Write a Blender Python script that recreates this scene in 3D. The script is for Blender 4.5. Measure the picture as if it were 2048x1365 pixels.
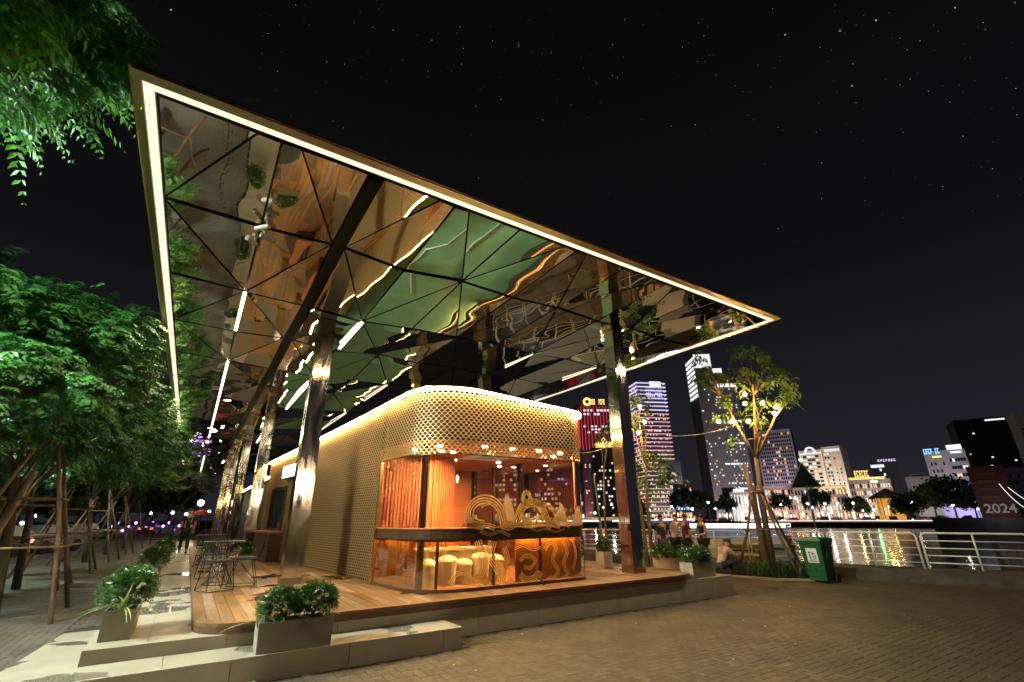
import bpy, math, random
import numpy as np
from mathutils import Vector, Matrix
S = bpy.context.scene
for o in list(bpy.data.objects):
    bpy.data.objects.remove(o)
COL = S.collection
PI = math.pi
R = math.radians
rnd = random.Random(7)

# ------------------------------------------------------------------ camera
FPX, PITCH, YAW, ROLL, EYE = 932.5, R(20.73), R(33.10), R(-0.488), 1.6
_F = Vector((math.sin(YAW)*math.cos(PITCH), math.cos(YAW)*math.cos(PITCH), math.sin(PITCH)))
_R0 = Vector((math.cos(YAW), -math.sin(YAW), 0)); _U0 = _R0.cross(_F)
_R = _R0*math.cos(ROLL)+_U0*math.sin(ROLL); _U = _U0*math.cos(ROLL)-_R0*math.sin(ROLL)
cd = bpy.data.cameras.new('camera'); cam = bpy.data.objects.new('camera', cd); COL.objects.link(cam)
cam.matrix_world = Matrix(((_R.x, _U.x, -_F.x, 0), (_R.y, _U.y, -_F.y, 0), (_R.z, _U.z, -_F.z, EYE), (0, 0, 0, 1)))
cd.sensor_width = 36; cd.lens = FPX/2048*36; cd.clip_start = .05; cd.clip_end = 9000
S.camera = cam
def sight(px, py): return _F+_R*((px-1024)/FPX)-_U*((py-682.5)/FPX)
def at(px, py, D):
    d = sight(px, py); return Vector((0, 0, EYE))+d*(D/math.hypot(d.x, d.y))

# ------------------------------------------------------------------ night sky, exposure
W = bpy.data.worlds.new('World'); S.world = W; W.use_nodes = True
nt = W.node_tree; nt.nodes.clear()
wo = nt.nodes.new('ShaderNodeOutputWorld'); bg = nt.nodes.new('ShaderNodeBackground')
tc = nt.nodes.new('ShaderNodeTexCoord'); sp = nt.nodes.new('ShaderNodeSeparateXYZ'); cr = nt.nodes.new('ShaderNodeValToRGB')
nt.links.new(tc.outputs['Generated'], sp.inputs[0]); nt.links.new(sp.outputs['Z'], cr.inputs[0])
nt.links.new(cr.outputs[0], bg.inputs[0]); nt.links.new(bg.outputs[0], wo.inputs[0])
e = cr.color_ramp.elements
e[0].position = 0; e[0].color = (.019, .018, .026, 1)
e[1].position = .75; e[1].color = (.0030, .0030, .0033, 1)
m_ = e.new(.18); m_.color = (.0135, .013, .0175, 1)
m_ = e.new(.42); m_.color = (.0052, .0051, .0060, 1)
bg.inputs[1].default_value = 1.0
S.view_settings.view_transform = 'Standard'; S.view_settings.look = 'None'
S.view_settings.exposure = 0.0; S.view_settings.gamma = 1
S.view_settings.use_curve_mapping = False
cy = S.cycles
cy.max_bounces = 10; cy.glossy_bounces = 7; cy.diffuse_bounces = 3; cy.transmission_bounces = 6; cy.transparent_max_bounces = 16
cy.caustics_reflective = False; cy.caustics_refractive = False
cy.sample_clamp_indirect = 6; cy.sample_clamp_direct = 0; cy.blur_glossy = .4
cy.use_denoising = True
try: cy.denoiser = 'OPENIMAGEDENOISE'; cy.denoising_input_passes = 'RGB_ALBEDO_NORMAL'
except Exception: pass

# ------------------------------------------------------------------ materials
def pm(name, col, rough=.5, metal=0., col2=None, ns=5., det=4., bump=0., bs=30., bd=.02, bdet=3., vary=0., rv=0., rs=6., stretch=None, coord='pos', spec=.5, wet=None, trans=0., sat=0.):
    m = bpy.data.materials.new(name); m.use_nodes = True; n = m.node_tree.nodes; l = m.node_tree.links
    b = n['Principled BSDF']; b.inputs['Roughness'].default_value = rough; b.inputs['Metallic'].default_value = metal
    b.inputs['Base Color'].default_value = (*col, 1); b.inputs['Specular IOR Level'].default_value = spec
    m.diffuse_color = (*col, 1)
    src = None
    def vec():
        nonlocal src
        if src: return src
        if coord == 'pos': g = n.new('ShaderNodeNewGeometry').outputs['Position']
        else: g = n.new('ShaderNodeTexCoord').outputs['Object']
        if vary:
            oi = n.new('ShaderNodeObjectInfo'); ad = n.new('ShaderNodeVectorMath'); ad.operation = 'MULTIPLY_ADD'
            cx = n.new('ShaderNodeCombineXYZ'); 
            for k in range(3): l.new(oi.outputs['Random'], cx.inputs[k])
            l.new(cx.outputs[0], ad.inputs[0]); ad.inputs[1].default_value = (37, 91, 53); l.new(g, ad.inputs[2]); g = ad.outputs[0]
        if stretch:
            mp = n.new('ShaderNodeVectorMath'); mp.operation = 'MULTIPLY'; l.new(g, mp.inputs[0]); mp.inputs[1].default_value = stretch; g = mp.outputs[0]
        src = g; return g
    def noise(s, d=4.):
        t = n.new('ShaderNodeTexNoise'); t.inputs['Scale'].default_value = s; t.inputs['Detail'].default_value = d
        l.new(vec(), t.inputs['Vector']); return t.outputs['Fac']
    out = None
    if col2:
        r = n.new('ShaderNodeValToRGB'); r.color_ramp.elements[0].position = .35; r.color_ramp.elements[1].position = .65
        r.color_ramp.elements[0].color = (*col, 1); r.color_ramp.elements[1].color = (*col2, 1)
        l.new(noise(ns, det), r.inputs[0]); out = r.outputs[0]
    if vary:
        oi = n.new('ShaderNodeObjectInfo'); mr = n.new('ShaderNodeMapRange')
        mr.inputs['To Min'].default_value = 1-vary; mr.inputs['To Max'].default_value = 1+vary
        l.new(oi.outputs['Random'], mr.inputs['Value'])
        h = n.new('ShaderNodeHueSaturation'); l.new(mr.outputs[0], h.inputs['Value'])
        if out: l.new(out, h.inputs['Color'])
        else: h.inputs['Color'].default_value = (*col, 1)
        if sat:
            ml = n.new('ShaderNodeMath'); ml.operation = 'MULTIPLY_ADD'; ml.inputs[1].default_value = sat; ml.inputs[2].default_value = 1-sat/2
            wn = n.new('ShaderNodeTexWhiteNoise'); wn.noise_dimensions = '1D'; l.new(oi.outputs['Random'], wn.inputs['W'])
            l.new(wn.outputs['Value'], ml.inputs[0]); l.new(ml.outputs[0], h.inputs['Saturation'])
        out = h.outputs[0]
    if out: l.new(out, b.inputs['Base Color'])
    if rv:
        mr = n.new('ShaderNodeMapRange'); mr.inputs['From Min'].default_value = .35; mr.inputs['From Max'].default_value = .65
        mr.inputs['To Min'].default_value = max(0, rough-rv); mr.inputs['To Max'].default_value = rough+rv
        l.new(noise(rs, 3), mr.inputs['Value']); l.new(mr.outputs[0], b.inputs['Roughness'])
    if wet:                                   # rain puddles with their own outline
        sc, thr = wet
        t = n.new('ShaderNodeTexNoise'); t.inputs['Scale'].default_value = sc; t.inputs['Detail'].default_value = 2.5
        g = n.new('ShaderNodeNewGeometry').outputs['Position']; l.new(g, t.inputs['Vector'])
        mr = n.new('ShaderNodeMapRange'); mr.inputs['From Min'].default_value = thr; mr.inputs['From Max'].default_value = thr+.03
        mr.inputs['To Min'].default_value = rough; mr.inputs['To Max'].default_value = .03
        l.new(t.outputs['Fac'], mr.inputs['Value']); l.new(mr.outputs[0], b.inputs['Roughness'])
        m2 = n.new('ShaderNodeMapRange'); m2.inputs['From Min'].default_value = thr; m2.inputs['From Max'].default_value = thr+.03
        m2.inputs['To Min'].default_value = 1; m2.inputs['To Max'].default_value = .5; l.new(t.outputs['Fac'], m2.inputs['Value'])
        h = n.new('ShaderNodeHueSaturation'); l.new(m2.outputs[0], h.inputs['Value'])
        if out: l.new(out, h.inputs['Color'])
        else: h.inputs['Color'].default_value = (*col, 1)
        l.new(h.outputs[0], b.inputs['Base Color'])
        wetmask = m2.outputs[0]
    if bump:
        bn = n.new('ShaderNodeBump'); bn.inputs['Strength'].default_value = bump; bn.inputs['Distance'].default_value = bd
        l.new(noise(bs, bdet), bn.inputs['Height']); l.new(bn.outputs[0], b.inputs['Normal'])
        if wet: 
            ms = n.new('ShaderNodeMath'); ms.operation = 'MULTIPLY_ADD'; ms.inputs[1].default_value = 2*bump; ms.inputs[2].default_value = -bump
            l.new(wetmask, ms.inputs[0]); l.new(ms.outputs[0], bn.inputs['Strength'])
    if trans:
        tr = n.new('ShaderNodeBsdfTranslucent'); mx = n.new('ShaderNodeMixShader'); mx.inputs[0].default_value = trans
        if out: l.new(out, tr.inputs[0])
        else: tr.inputs[0].default_value = (*col, 1)
        o_ = n['Material Output']; l.new(b.outputs[0], mx.inputs[1]); l.new(tr.outputs[0], mx.inputs[2]); l.new(mx.outputs[0], o_.inputs[0])
    return m
def em(name, col, s):
    m = bpy.data.materials.new(name); m.use_nodes = True; n = m.node_tree.nodes; l = m.node_tree.links; n.clear()
    o = n.new('ShaderNodeOutputMaterial'); x = n.new('ShaderNodeEmission'); x.inputs[0].default_value = (*col, 1); x.inputs[1].default_value = s
    l.new(x.outputs[0], o.inputs[0]); m.diffuse_color = (*col, 1); return m
def glass(name, tint, gl=.10, rough=.0, bump=0.):
    m = bpy.data.materials.new(name); m.use_nodes = True; n = m.node_tree.nodes; l = m.node_tree.links; n.clear()
    o = n.new('ShaderNodeOutputMaterial'); t = n.new('ShaderNodeBsdfTransparent'); g = n.new('ShaderNodeBsdfGlossy'); mx = n.new('ShaderNodeMixShader')
    lw = n.new('ShaderNodeLayerWeight'); lw.inputs[0].default_value = .35
    ma = n.new('ShaderNodeMath'); ma.operation = 'MULTIPLY_ADD'; ma.inputs[1].default_value = .5; ma.inputs[2].default_value = gl; ma.use_clamp = True
    l.new(lw.outputs['Fresnel'], ma.inputs[0]); l.new(ma.outputs[0], mx.inputs[0])
    t.inputs[0].default_value = (*tint, 1); g.inputs[0].default_value = (1, .97, .9, 1); g.inputs['Roughness'].default_value = rough
    l.new(t.outputs[0], mx.inputs[1]); l.new(g.outputs[0], mx.inputs[2]); l.new(mx.outputs[0], o.inputs[0]); return m

M = {}
M['paver'] = pm('clay paver', (.080, .057, .031), .58, col2=(.054, .039, .022), ns=.55, det=7, bump=.08, bs=90, bd=.006, vary=.09, rv=.12, rs=2.)
M['paver_dark'] = pm('grey pavement', (.10, .085, .064), .6, col2=(.066, .056, .043), ns=1.0, bump=.08, bs=80, bd=.01, vary=.15, rv=.15, rs=1.4)
M['joint'] = pm('sand joint', (.016, .012, .008), .9)
M['tile'] = pm('pale porcelain tile', (.385, .34, .265), .33, col2=(.315, .28, .22), ns=2.3, det=6, vary=.05, rv=.1, rs=3, wet=(1.05, .585), bump=.05, bs=40, bd=.003)
M['riser'] = pm('pale stone riser', (.52, .455, .365), .5, col2=(.43, .375, .30), ns=3, det=7, vary=.06, bump=.08, bs=60, bd=.003)
M['grout'] = pm('dark grout', (.07, .055, .04), .9)
M['core'] = pm('plinth concrete', (.14, .12, .10), .9)
M['plank'] = pm('ipe deck board', (.30, .155, .065), .45, col2=(.17, .085, .036), ns=1., det=6, stretch=(26, 1.3, 26), vary=.42, sat=.5, bump=.15, bs=1., bd=.004, rv=.08, wet=(1.2, .60))
M['deck_edge'] = pm('dark deck edge board', (.13, .062, .032), .4, col2=(.085, .04, .022), ns=1., stretch=(3, 3, 40), bump=.1, bs=1, bd=.003)
M['mirror'] = pm('bronze mirror steel', (.90, .85, .74), .014, 1., vary=.0, bump=.75, bs=.75, bd=.034, bdet=1.0, stretch=(1.2, .8, 1))
M['fascia'] = pm('brushed brass fascia', (.32, .25, .155), .36, 1., bump=.05, bs=60, bd=.002)
M['chan'] = pm('black channel', (.012, .011, .010), .6)
M['groove'] = pm('black gutter steel', (.006, .006, .007), .7, spec=.1)
M['column'] = pm('polished steel column', (.80, .72, .60), .11, 1., bump=.10, bs=1., bd=.01, stretch=(3., 3., .5), rv=.05, rs=3.)
M['led'] = em('warm LED', (1., .83, .58), 1.36)
M['led2'] = em('LED segment', (1., .88, .66), 6.)
M['led3'] = em('slim LED segment', (1., .86, .62), 1.6)
M['ledk'] = em('kiosk LED', (1., .72, .28), 60.)
M['gold'] = pm('gold anodised scale', (.70, .455, .21), .38, .92)
M['goldback'] = pm('dark bronze backing', (.022, .013, .006), .6)
M['goldtrim'] = pm('gold trim', (.70, .46, .17), .25, 1.)
M['roofgreen'] = pm('green roof membrane', (.19, .38, .21), .6, col2=(.15, .31, .16), ns=1.5)
M['white'] = pm('white paint', (.75, .73, .70), .45)
M['slat'] = pm('terracotta slat', (.52, .15, .045), .45, col2=(.42, .115, .035), ns=1, stretch=(4, 4, .6))
M['ceil'] = pm('copper plaster ceiling', (.52, .17, .065), .55)
M['counter'] = pm('dark walnut counter', (.075, .036, .018), .3, col2=(.045, .022, .012), ns=1., stretch=(6, 6, 40))
M['amber'] = pm('amber bronze glass skirt', (.80, .36, .075), .16, .45, col2=(.58, .24, .05), ns=3, bump=.2, bs=3.5, bd=.02, rv=.05)
M['glass'] = glass('clear glass', (.97, .96, .93), .05)
M['glassl'] = glass('amber glass', (.93, .76, .48), .14)
M['print'] = pm('gold print', (1., .74, .24), .4, trans=.55)
M['printf'] = pm('tan print', (.50, .36, .22), .6, trans=.5)
M['post'] = pm('dark bronze post', (.04, .022, .014), .35, .5)
M['postcu'] = pm('copper post', (.50, .16, .06), .35)
M['frame'] = pm('dark frame', (.025, .02, .017), .35)
M['pane'] = pm('dark window glass', (.02, .03, .028), .05)
M['wire'] = pm('black steel wire', (.012, .012, .012), .35, .3)
M['planter'] = pm('grey terrazzo planter', (.38, .335, .27), .6, col2=(.29, .255, .205), ns=4, det=8, bump=.15, bs=120, bd=.002)
M['soil'] = pm('dark soil', (.02, .014, .009), .95)
M['shrub'] = pm('shrub leaf', (.055, .15, .022), .38, vary=0., col2=(.025, .085, .012), ns=14, trans=.25)
M['spider'] = pm('variegated leaf', (.20, .30, .07), .4, col2=(.42, .44, .20), ns=9, trans=.25)
M['petal'] = pm('white petal', (.85, .84, .80), .6, trans=.3)
M['leafA'] = pm('tree leaf', (.060, .165, .030), .42, spec=.35, col2=(.020, .105, .022), ns=.9, det=6, trans=.22)
M['leafB'] = pm('young tree leaf', (.10, .19, .03), .35, col2=(.06, .12, .02), ns=3, trans=.35)
M['leafF'] = pm('far tree leaf', (.03, .07, .02), .6, col2=(.012, .03, .01), ns=.4, trans=.2)
M['bark'] = pm('bark', (.10, .07, .045), .9, col2=(.05, .034, .022), ns=1, stretch=(14, 14, 2.5), bump=.6, bs=1.2, bd=.03)
M['barkp'] = pm('pale bark', (.21, .145, .085), .85, col2=(.12, .08, .045), ns=1, stretch=(14, 14, 2.5), bump=.5, bs=1.2, bd=.02)
M['stake'] = pm('raw timber pole', (.26, .16, .085), .8, col2=(.15, .09, .048), ns=1, stretch=(12, 12, 1.6), bump=.4, bs=1.4, bd=.02, vary=.25)
M['bin'] = pm('green bin plastic', (.006, .078, .022), .36, bump=.04, bs=50, bd=.002)
M['rubber'] = pm('black rubber', (.012, .012, .012), .7)
M['rail'] = pm('cream painted steel', (.80, .74, .58), .4, bump=.05, bs=80, bd=.002)
M['kerb'] = pm('dark rubble stone', (.09, .07, .05), .85, col2=(.045, .036, .028), ns=2.2, det=6, bump=.8, bs=5, bd=.06)
M['kerbpale'] = pm('pale kerb', (.30, .25, .17), .7)
M['blade'] = pm('strap leaf', (.045, .13, .02), .4, col2=(.02, .07, .01), ns=6, trans=.25)
M['bulb'] = em('bulb', (1., .55, .18), 480.)
M['skin'] = pm('skin', (.42, .24, .16), .5)
M['hair'] = pm('black hair', (.010, .008, .007), .4)
M['cable'] = pm('black cable', (.02, .02, .02), .5)
# ------------------------------------------------------------------ mesh helpers
class MB:
    def __init__(s): s.v = []; s.f = []
    def add(s, vs, fs):
        b = len(s.v); s.v += [tuple(p) for p in vs]; s.f += [tuple(b+i for i in f) for f in fs]; return s
    def box(s, c, d, rz=0):
        x, y, z = d[0]/2, d[1]/2, d[2]/2; ca, sa = math.cos(rz), math.sin(rz)
        vs = []
        for k in (-z, z):
            for i, j in ((-x, -y), (x, -y), (x, y), (-x, y)): vs.append((c[0]+i*ca-j*sa, c[1]+i*sa+j*ca, c[2]+k))
        return s.add(vs, [(3, 2, 1, 0), (4, 5, 6, 7), (0, 1, 5, 4), (1, 2, 6, 5), (2, 3, 7, 6), (3, 0, 4, 7)])
    def b2(s, x0, x1, y0, y1, z0, z1): return s.box(((x0+x1)/2, (y0+y1)/2, (z0+z1)/2), (x1-x0, y1-y0, z1-z0))
    def bev(s, x0, x1, y0, y1, z0, z1, b=.005):      # box with a chamfered top edge
        q = [(x0, y0), (x1, y0), (x1, y1), (x0, y1)]; i = [(x0+b, y0+b), (x1-b, y0+b), (x1-b, y1-b), (x0+b, y1-b)]
        vs = [(*p, z0) for p in q]+[(*p, z1-b) for p in q]+[(*p, z1) for p in i]
        fs = [(8, 9, 10, 11)]
        for k in range(4):
            n = (k+1) % 4; fs += [(k, n, 4+n, 4+k), (4+k, 4+n, 8+n, 8+k)]
        return s.add(vs, fs)
    def prism(s, poly, z0, z1):
        n = len(poly); vs = [(*p, z0) for p in poly]+[(*p, z1) for p in poly]
        return s.add(vs, [tuple(range(n-1, -1, -1)), tuple(range(n, 2*n))]+[(i, (i+1) % n, n+(i+1) % n, n+i) for i in range(n)])
    def tube(s, path, r, n=6, cap=True):
        P = [Vector(p) for p in path]; rr = r if isinstance(r, (list, tuple)) else [r]*len(P); vs = []; up = None
        for i, p in enumerate(P):
            t = (P[min(i+1, len(P)-1)]-P[max(i-1, 0)])
            if t.length < 1e-9: t = Vector((0, 0, 1))
            t.normalize()
            if up is None: up = Vector((0, 0, 1)) if abs(t.z) < .9 else Vector((1, 0, 0))
            a = t.cross(up); a.normalize(); b = a.cross(t); up = b
            for k in range(n):
                w = 2*PI*k/n; vs.append(p+a*(math.cos(w)*rr[i])+b*(math.sin(w)*rr[i]))
        fs = [(i*n+k, i*n+(k+1) % n, (i+1)*n+(k+1) % n, (i+1)*n+k) for i in range(len(P)-1) for k in range(n)]
        if cap: fs += [tuple(range(n-1, -1, -1)), tuple((len(P)-1)*n+k for k in range(n))]
        return s.add(vs, fs)
    def bar(s, p0, p1, w, h, up=(0, 0, 1)):
        p0, p1 = Vector(p0), Vector(p1); t = (p1-p0).normalized(); u = Vector(up)
        a = t.cross(u)
        if a.length < 1e-4: a = t.cross(Vector((1, 0, 0)))
        a.normalize(); b = a.cross(t); vs = []
        for p in (p0, p1):
            for i, j in ((-1, -1), (1, -1), (1, 1), (-1, 1)): vs.append(p+a*(i*w/2)+b*(j*h/2))
        return s.add(vs, [(3, 2, 1, 0), (4, 5, 6, 7), (0, 1, 5, 4), (1, 2, 6, 5), (2, 3, 7, 6), (3, 0, 4, 7)])
    def lathe(s, c, prof, n=16, cap=True):
        vs = []
        for r_, z in prof:
            for k in range(n): vs.append((c[0]+r_*math.cos(2*PI*k/n), c[1]+r_*math.sin(2*PI*k/n), c[2]+z))
        m = len(prof); fs = [(i*n+k, i*n+(k+1) % n, (i+1)*n+(k+1) % n, (i+1)*n+k) for i in range(m-1) for k in range(n)]
        if cap: fs += [tuple(range(n-1, -1, -1)), tuple((m-1)*n+k for k in range(n))]
        return s.add(vs, fs)
    def ball(s, c, r_, n=10, sq=1.):
        m = n//2; pr = [(max(1e-4, r_*math.sin(PI*i/m)), -r_*sq*math.cos(PI*i/m)) for i in range(m+1)]
        return s.lathe(c, pr, n, False)
    def ext(s, path, z0, z1, t, side=1):               # vertical sheet of thickness t along a plan path (z may be a function of the index)
        P = [Vector((p[0], p[1])) for p in path]; n = len(P); N = []
        for i in range(n):
            d = P[min(i+1, n-1)]-P[max(i-1, 0)]; d.normalize(); N.append(Vector((-d.y, d.x))*side)
        f0 = z0 if callable(z0) else (lambda i: z0); f1 = z1 if callable(z1) else (lambda i: z1); vs = []
        for i in range(n):
            a, b = P[i], P[i]+N[i]*t; vs += [(a.x, a.y, f0(i)), (b.x, b.y, f0(i)), (b.x, b.y, f1(i)), (a.x, a.y, f1(i))]
        fs = [(0, 1, 2, 3), (4*n-1, 4*n-2, 4*n-3, 4*n-4)]
        for i in range(n-1):
            for k in range(4): fs.append((4*i+k, 4*i+4+k, 4*i+4+(k+1) % 4, 4*i+(k+1) % 4))
        return s.add(vs, fs)
    def mesh(s, name, smooth=False, off=None):
        me = bpy.data.meshes.new(name); v = s.v if off is None else [(p[0]-off[0], p[1]-off[1], p[2]-off[2]) for p in s.v]
        me.from_pydata(v, [], s.f)
        if smooth: me.polygons.foreach_set('use_smooth', [True]*len(me.polygons))
        me.update(); return me
    def build(s, name, m, parent=None, smooth=False, kind=None, label=None, local=False):
        """links the collected shapes as ONE mesh object; coordinates are world ones unless local"""
        if parent is not None:
            off = None if local else org(parent); me = s.mesh(name, smooth, off); o = bpy.data.objects.new(name, me); o.parent = parent
        else:
            if local: off = (0, 0, 0)
            else:
                xs = [p[0] for p in s.v]; ys = [p[1] for p in s.v]; off = ((min(xs)+max(xs))/2, (min(ys)+max(ys))/2, min(p[2] for p in s.v))
            me = s.mesh(name, smooth, off); o = bpy.data.objects.new(name, me); o.location = off
        COL.objects.link(o); me.materials.append(M[m] if isinstance(m, str) else m)
        if kind: o['kind'] = kind
        if label: o['label'] = label
        return o
def org(o):
    p = Vector((0, 0, 0))
    while o is not None: p = p+Vector(o.location); o = o.parent
    return p
def fast(name, V, F, m, parent=None, kind=None, smooth=False):
    """numpy vertices and faces (all of one size) -> one object"""
    V = np.asarray(V, dtype=np.float32).copy(); F = np.asarray(F, dtype=np.int32); k = F.shape[1]
    if parent is not None: off = np.array(org(parent))
    else: off = np.array([(V[:, 0].min()+V[:, 0].max())/2, (V[:, 1].min()+V[:, 1].max())/2, V[:, 2].min()])
    V -= off.astype(np.float32)
    me = bpy.data.meshes.new(name); me.vertices.add(len(V)); me.vertices.foreach_set('co', V.ravel())
    me.loops.add(F.size); me.loops.foreach_set('vertex_index', F.ravel()); me.polygons.add(len(F))
    me.polygons.foreach_set('loop_start', np.arange(0, F.size, k, dtype=np.int32)); me.polygons.foreach_set('loop_total', np.full(len(F), k, dtype=np.int32))
    me.polygons.foreach_set('use_smooth', np.full(len(F), bool(smooth)))
    me.update(calc_edges=True); me.materials.append(M[m] if isinstance(m, str) else m)
    o = bpy.data.objects.new(name, me); COL.objects.link(o)
    if parent is not None: o.parent = parent
    else: o.location = off
    if kind: o['kind'] = kind
    return o
def tag(o, label, cat, group=None):
    o['label'] = label; o['category'] = cat
    if group: o['group'] = group
    return o
def thing(name, label, cat, loc=(0, 0, 0), rz=0, group=None):
    o = bpy.data.objects.new(name, None); COL.objects.link(o); o.location = loc; o.rotation_euler = (0, 0, rz); o.empty_display_size = .1
    return tag(o, label, cat, group)
def dup(root, loc, rz=0, label=None, group=None, scale=None):
    def cp(o, par):
        c = o.copy(); COL.objects.link(c)
        if par is not None: c.parent = par
        for ch in list(o.children): cp(ch, c)
        return c
    c = cp(root, None); c.location = loc; c.rotation_euler = (0, 0, rz)
    if scale: c.scale = (scale,)*3 if not isinstance(scale, tuple) else scale
    if label: c['label'] = label
    if group: c['group'] = group
    return c
def inst(name, me, m, parent, loc, scale=(1, 1, 1), rz=0):
    o = bpy.data.objects.new(name, me); COL.objects.link(o); o.parent = parent; o.location = Vector(loc)-org(parent); o.scale = scale; o.rotation_euler = (0, 0, rz)
    if not me.materials: me.materials.append(M[m])
    return o
def arc(cx, cy, r_, a0, a1, n=8): return [(cx+r_*math.cos(R(a0+(a1-a0)*i/n)), cy+r_*math.sin(R(a0+(a1-a0)*i/n))) for i in range(n+1)]
def strct(o, label=None): o['kind'] = 'structure'; return o

# ------------------------------------------------------------------ ground, river, pavement
strct(MB().prism([(-400, -60), (16.5, -60), (15.2, 9.5), (12, 20), (9, 60), (6, 420), (-400, 420)], -2.6, -.06).build('ground', 'joint'))
strct(MB().add([(-2500, -200, -1.7), (3500, -200, -1.7), (3500, 3500, -1.7), (-2500, 3500, -1.7)], [(0, 1, 2, 3)]).build('river_water',
      pm('river', (.020, .018, .026), .12, bump=.6, bs=1.0, bd=.07, stretch=(.5, .5, .5), spec=.6)))
g_ = strct(MB().add([(-400, -40, -.008), (-8.5, -40, -.008), (-8.5, 120, -.008), (-400, 120, -.008)], [(0, 1, 2, 3)]).build('road', pm('wet asphalt', (.05, .048, .045), .45, col2=(.035, .033, .03), ns=.6, bump=.3, bs=60, rv=.15, rs=.5)))

plaza = MB().prism([(-8.5, -20), (15.8, -20), (14.9, 9.5), (11.8, 20), (9, 60), (-8.5, 60)], -.10, -.0065).build('pavement', 'joint'); strct(plaza)
pw = .105
cells = []
def herring(x0, x1, y0, y1, keep):
    for i in range(int((x1-x0)/pw)):
        for j in range(int((y1-y0)/pw)):
            r_ = (i-j) % 4; X, Y = x0+i*pw, y0+j*pw
            if r_ == 0: a = (X, X+2*pw, Y, Y+pw)
            elif r_ == 3: a = (X, X+pw, Y, Y+2*pw)
            else: continue
            if keep((a[0]+a[1])/2, (a[2]+a[3])/2): cells.append(a)
def free(x, y):
    if -.72 < x < 3.4 and y > 6.30: return False
    if 3.3 <= x < 10.32 and y > 6.90: return False
    if x < -.6 and y < 11.2 and x > -1.30 and y > 5.2: return False
    if y > 9.2-(x-13)*.3 and x > 12.2 and False: return False
    return True
herring(.4, .4+56*pw+.01, 2.6, 6.98, free); herring(.4+56*pw, 15.9, 2.6-28*pw, 6.98, free)
herring(10.3, 14.9, 6.9, 13.5, lambda x, y: x < 14.9-(y-9.5)*.1 and not (13.15 < x and 7.2 < y < 10.2))
herring(-1.3, .4, 3.4, 5.6, free)
herring(-7.6, -1.27, 5.5, 19, lambda x, y: True)
herring(-1.27, -.68, 11.0, 19, lambda x, y: True)
cells.sort(key=lambda a: (a[0]+a[1])**2+(a[2]+a[3])**2)
ph = MB(); ph.bev(-.5*2*pw+.0032, .5*2*pw-.0032, -pw/2+.0032, pw/2-.0032, -.05, 0, .0015); pme = ph.mesh('paver')
vis = [a for a in cells if a[0] > .2]
def seen(a):
    x, y = (a[0]+a[1])/2, (a[2]+a[3])/2
    d = Vector((x, y, 0))-Vector((0, 0, EYE)); w = d.dot(_F)
    if w <= .1: return False
    return abs(FPX*d.dot(_R)/w) < 1030 and -FPX*d.dot(_U)/w < 690
near = [a for a in vis if seen(a)][:300]; ns_ = set(near)
for a in near:
    hz = a[1]-a[0] > a[3]-a[2]
    o = inst('paver', pme, 'paver', plaza, ((a[0]+a[1])/2, (a[2]+a[3])/2, rnd.uniform(-.001, .001)), rz=0 if hz else PI/2)
    o.rotation_euler = (rnd.uniform(-.002, .002), rnd.uniform(-.002, .002), o.rotation_euler[2])
def bulk(lst, m, jit=.001, g=.0032):
    n = len(lst); A = np.array(lst); rg = np.random.default_rng(3); b = .0012
    x0, x1, y0, y1 = A[:, 0]+g, A[:, 1]-g, A[:, 2]+g, A[:, 3]-g; zc = rg.uniform(-jit, jit, n)
    V = np.zeros((n, 8, 3), dtype=np.float32); tx, ty = rg.uniform(-.002, .002, n), rg.uniform(-.002, .002, n)
    for k, (X, Y, dz) in enumerate(((x0, y0, -.05), (x1, y0, -.05), (x1, y1, -.05), (x0, y1, -.05), (x0+b, y0+b, 0), (x1-b, y0+b, 0), (x1-b, y1-b, 0), (x0+b, y1-b, 0))):
        V[:, k, 0], V[:, k, 1] = X, Y; V[:, k, 2] = zc+dz+(0 if dz else 1)*((X-(x0+x1)/2)*tx+(Y-(y0+y1)/2)*ty)
    F = np.array([(4, 5, 6, 7), (0, 1, 5, 4), (1, 2, 6, 5), (2, 3, 7, 6), (3, 0, 4, 7)])
    F = (F[None]+8*np.arange(n)[:, None, None]).reshape(-1, 4)
    return fast('paver_field', V.reshape(-1, 3), F, m, plaza, 'stuff')
bulk([a for a in vis if a not in ns_], 'paver')
bulk([a for a in cells if a[0] <= .2], 'paver_dark', .0006, .0020)
MB().prism([(-8.5, 19), (-.68, 19), (-.68, 60), (-8.5, 60)], -.005, -.001).build('far_paving', 'paver_dark', plaza)
MB().prism([(9.4, 13.5), (14.3, 13.5), (11.9, 20), (9, 60), (9, 26), (9.4, 26)], -.005, -.001).build('far_paving', 'paver_dark', plaza)

# ------------------------------------------------------------------ tiled plinth with its step and ramp
PZ, SZ, DZ = .375, .24, .48
pl = thing('stone_plinth', 'long pale tiled plinth with one step under the timber deck', 'plinth', (4.8, 6.97, 0))
c = MB(); c.b2(-.64, 10.24, 6.99, 40, -.06, PZ-.025); c.b2(-.64, 3.31, 6.40, 6.99, -.06, SZ-.025); c.build('core', 'core', pl)
rt = MB(); rt.box((0, 0, 0), (1, 1, 1)); rme = rt.mesh('tile')
def riser_row(xs, y, z0, z1, name='riser_tile'):
    for a, b in zip(xs[:-1], xs[1:]):
        inst(name, rme, 'riser', pl, ((a+b)/2, y+.011, (z0+z1)/2), (b-a-.006, .022, z1-z0)).data.materials[0] = M['riser']
riser_row([-.66, .62, 1.85, 3.05, 3.9, 5.0, 6.2, 7.35, 8.5, 9.55, 10.26], 6.97, -.05, PZ)
riser_row([-.66, .65, 1.86, 3.06, 3.33], 6.38, -.05, SZ)
tme = rt.mesh('top_tile')
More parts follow.
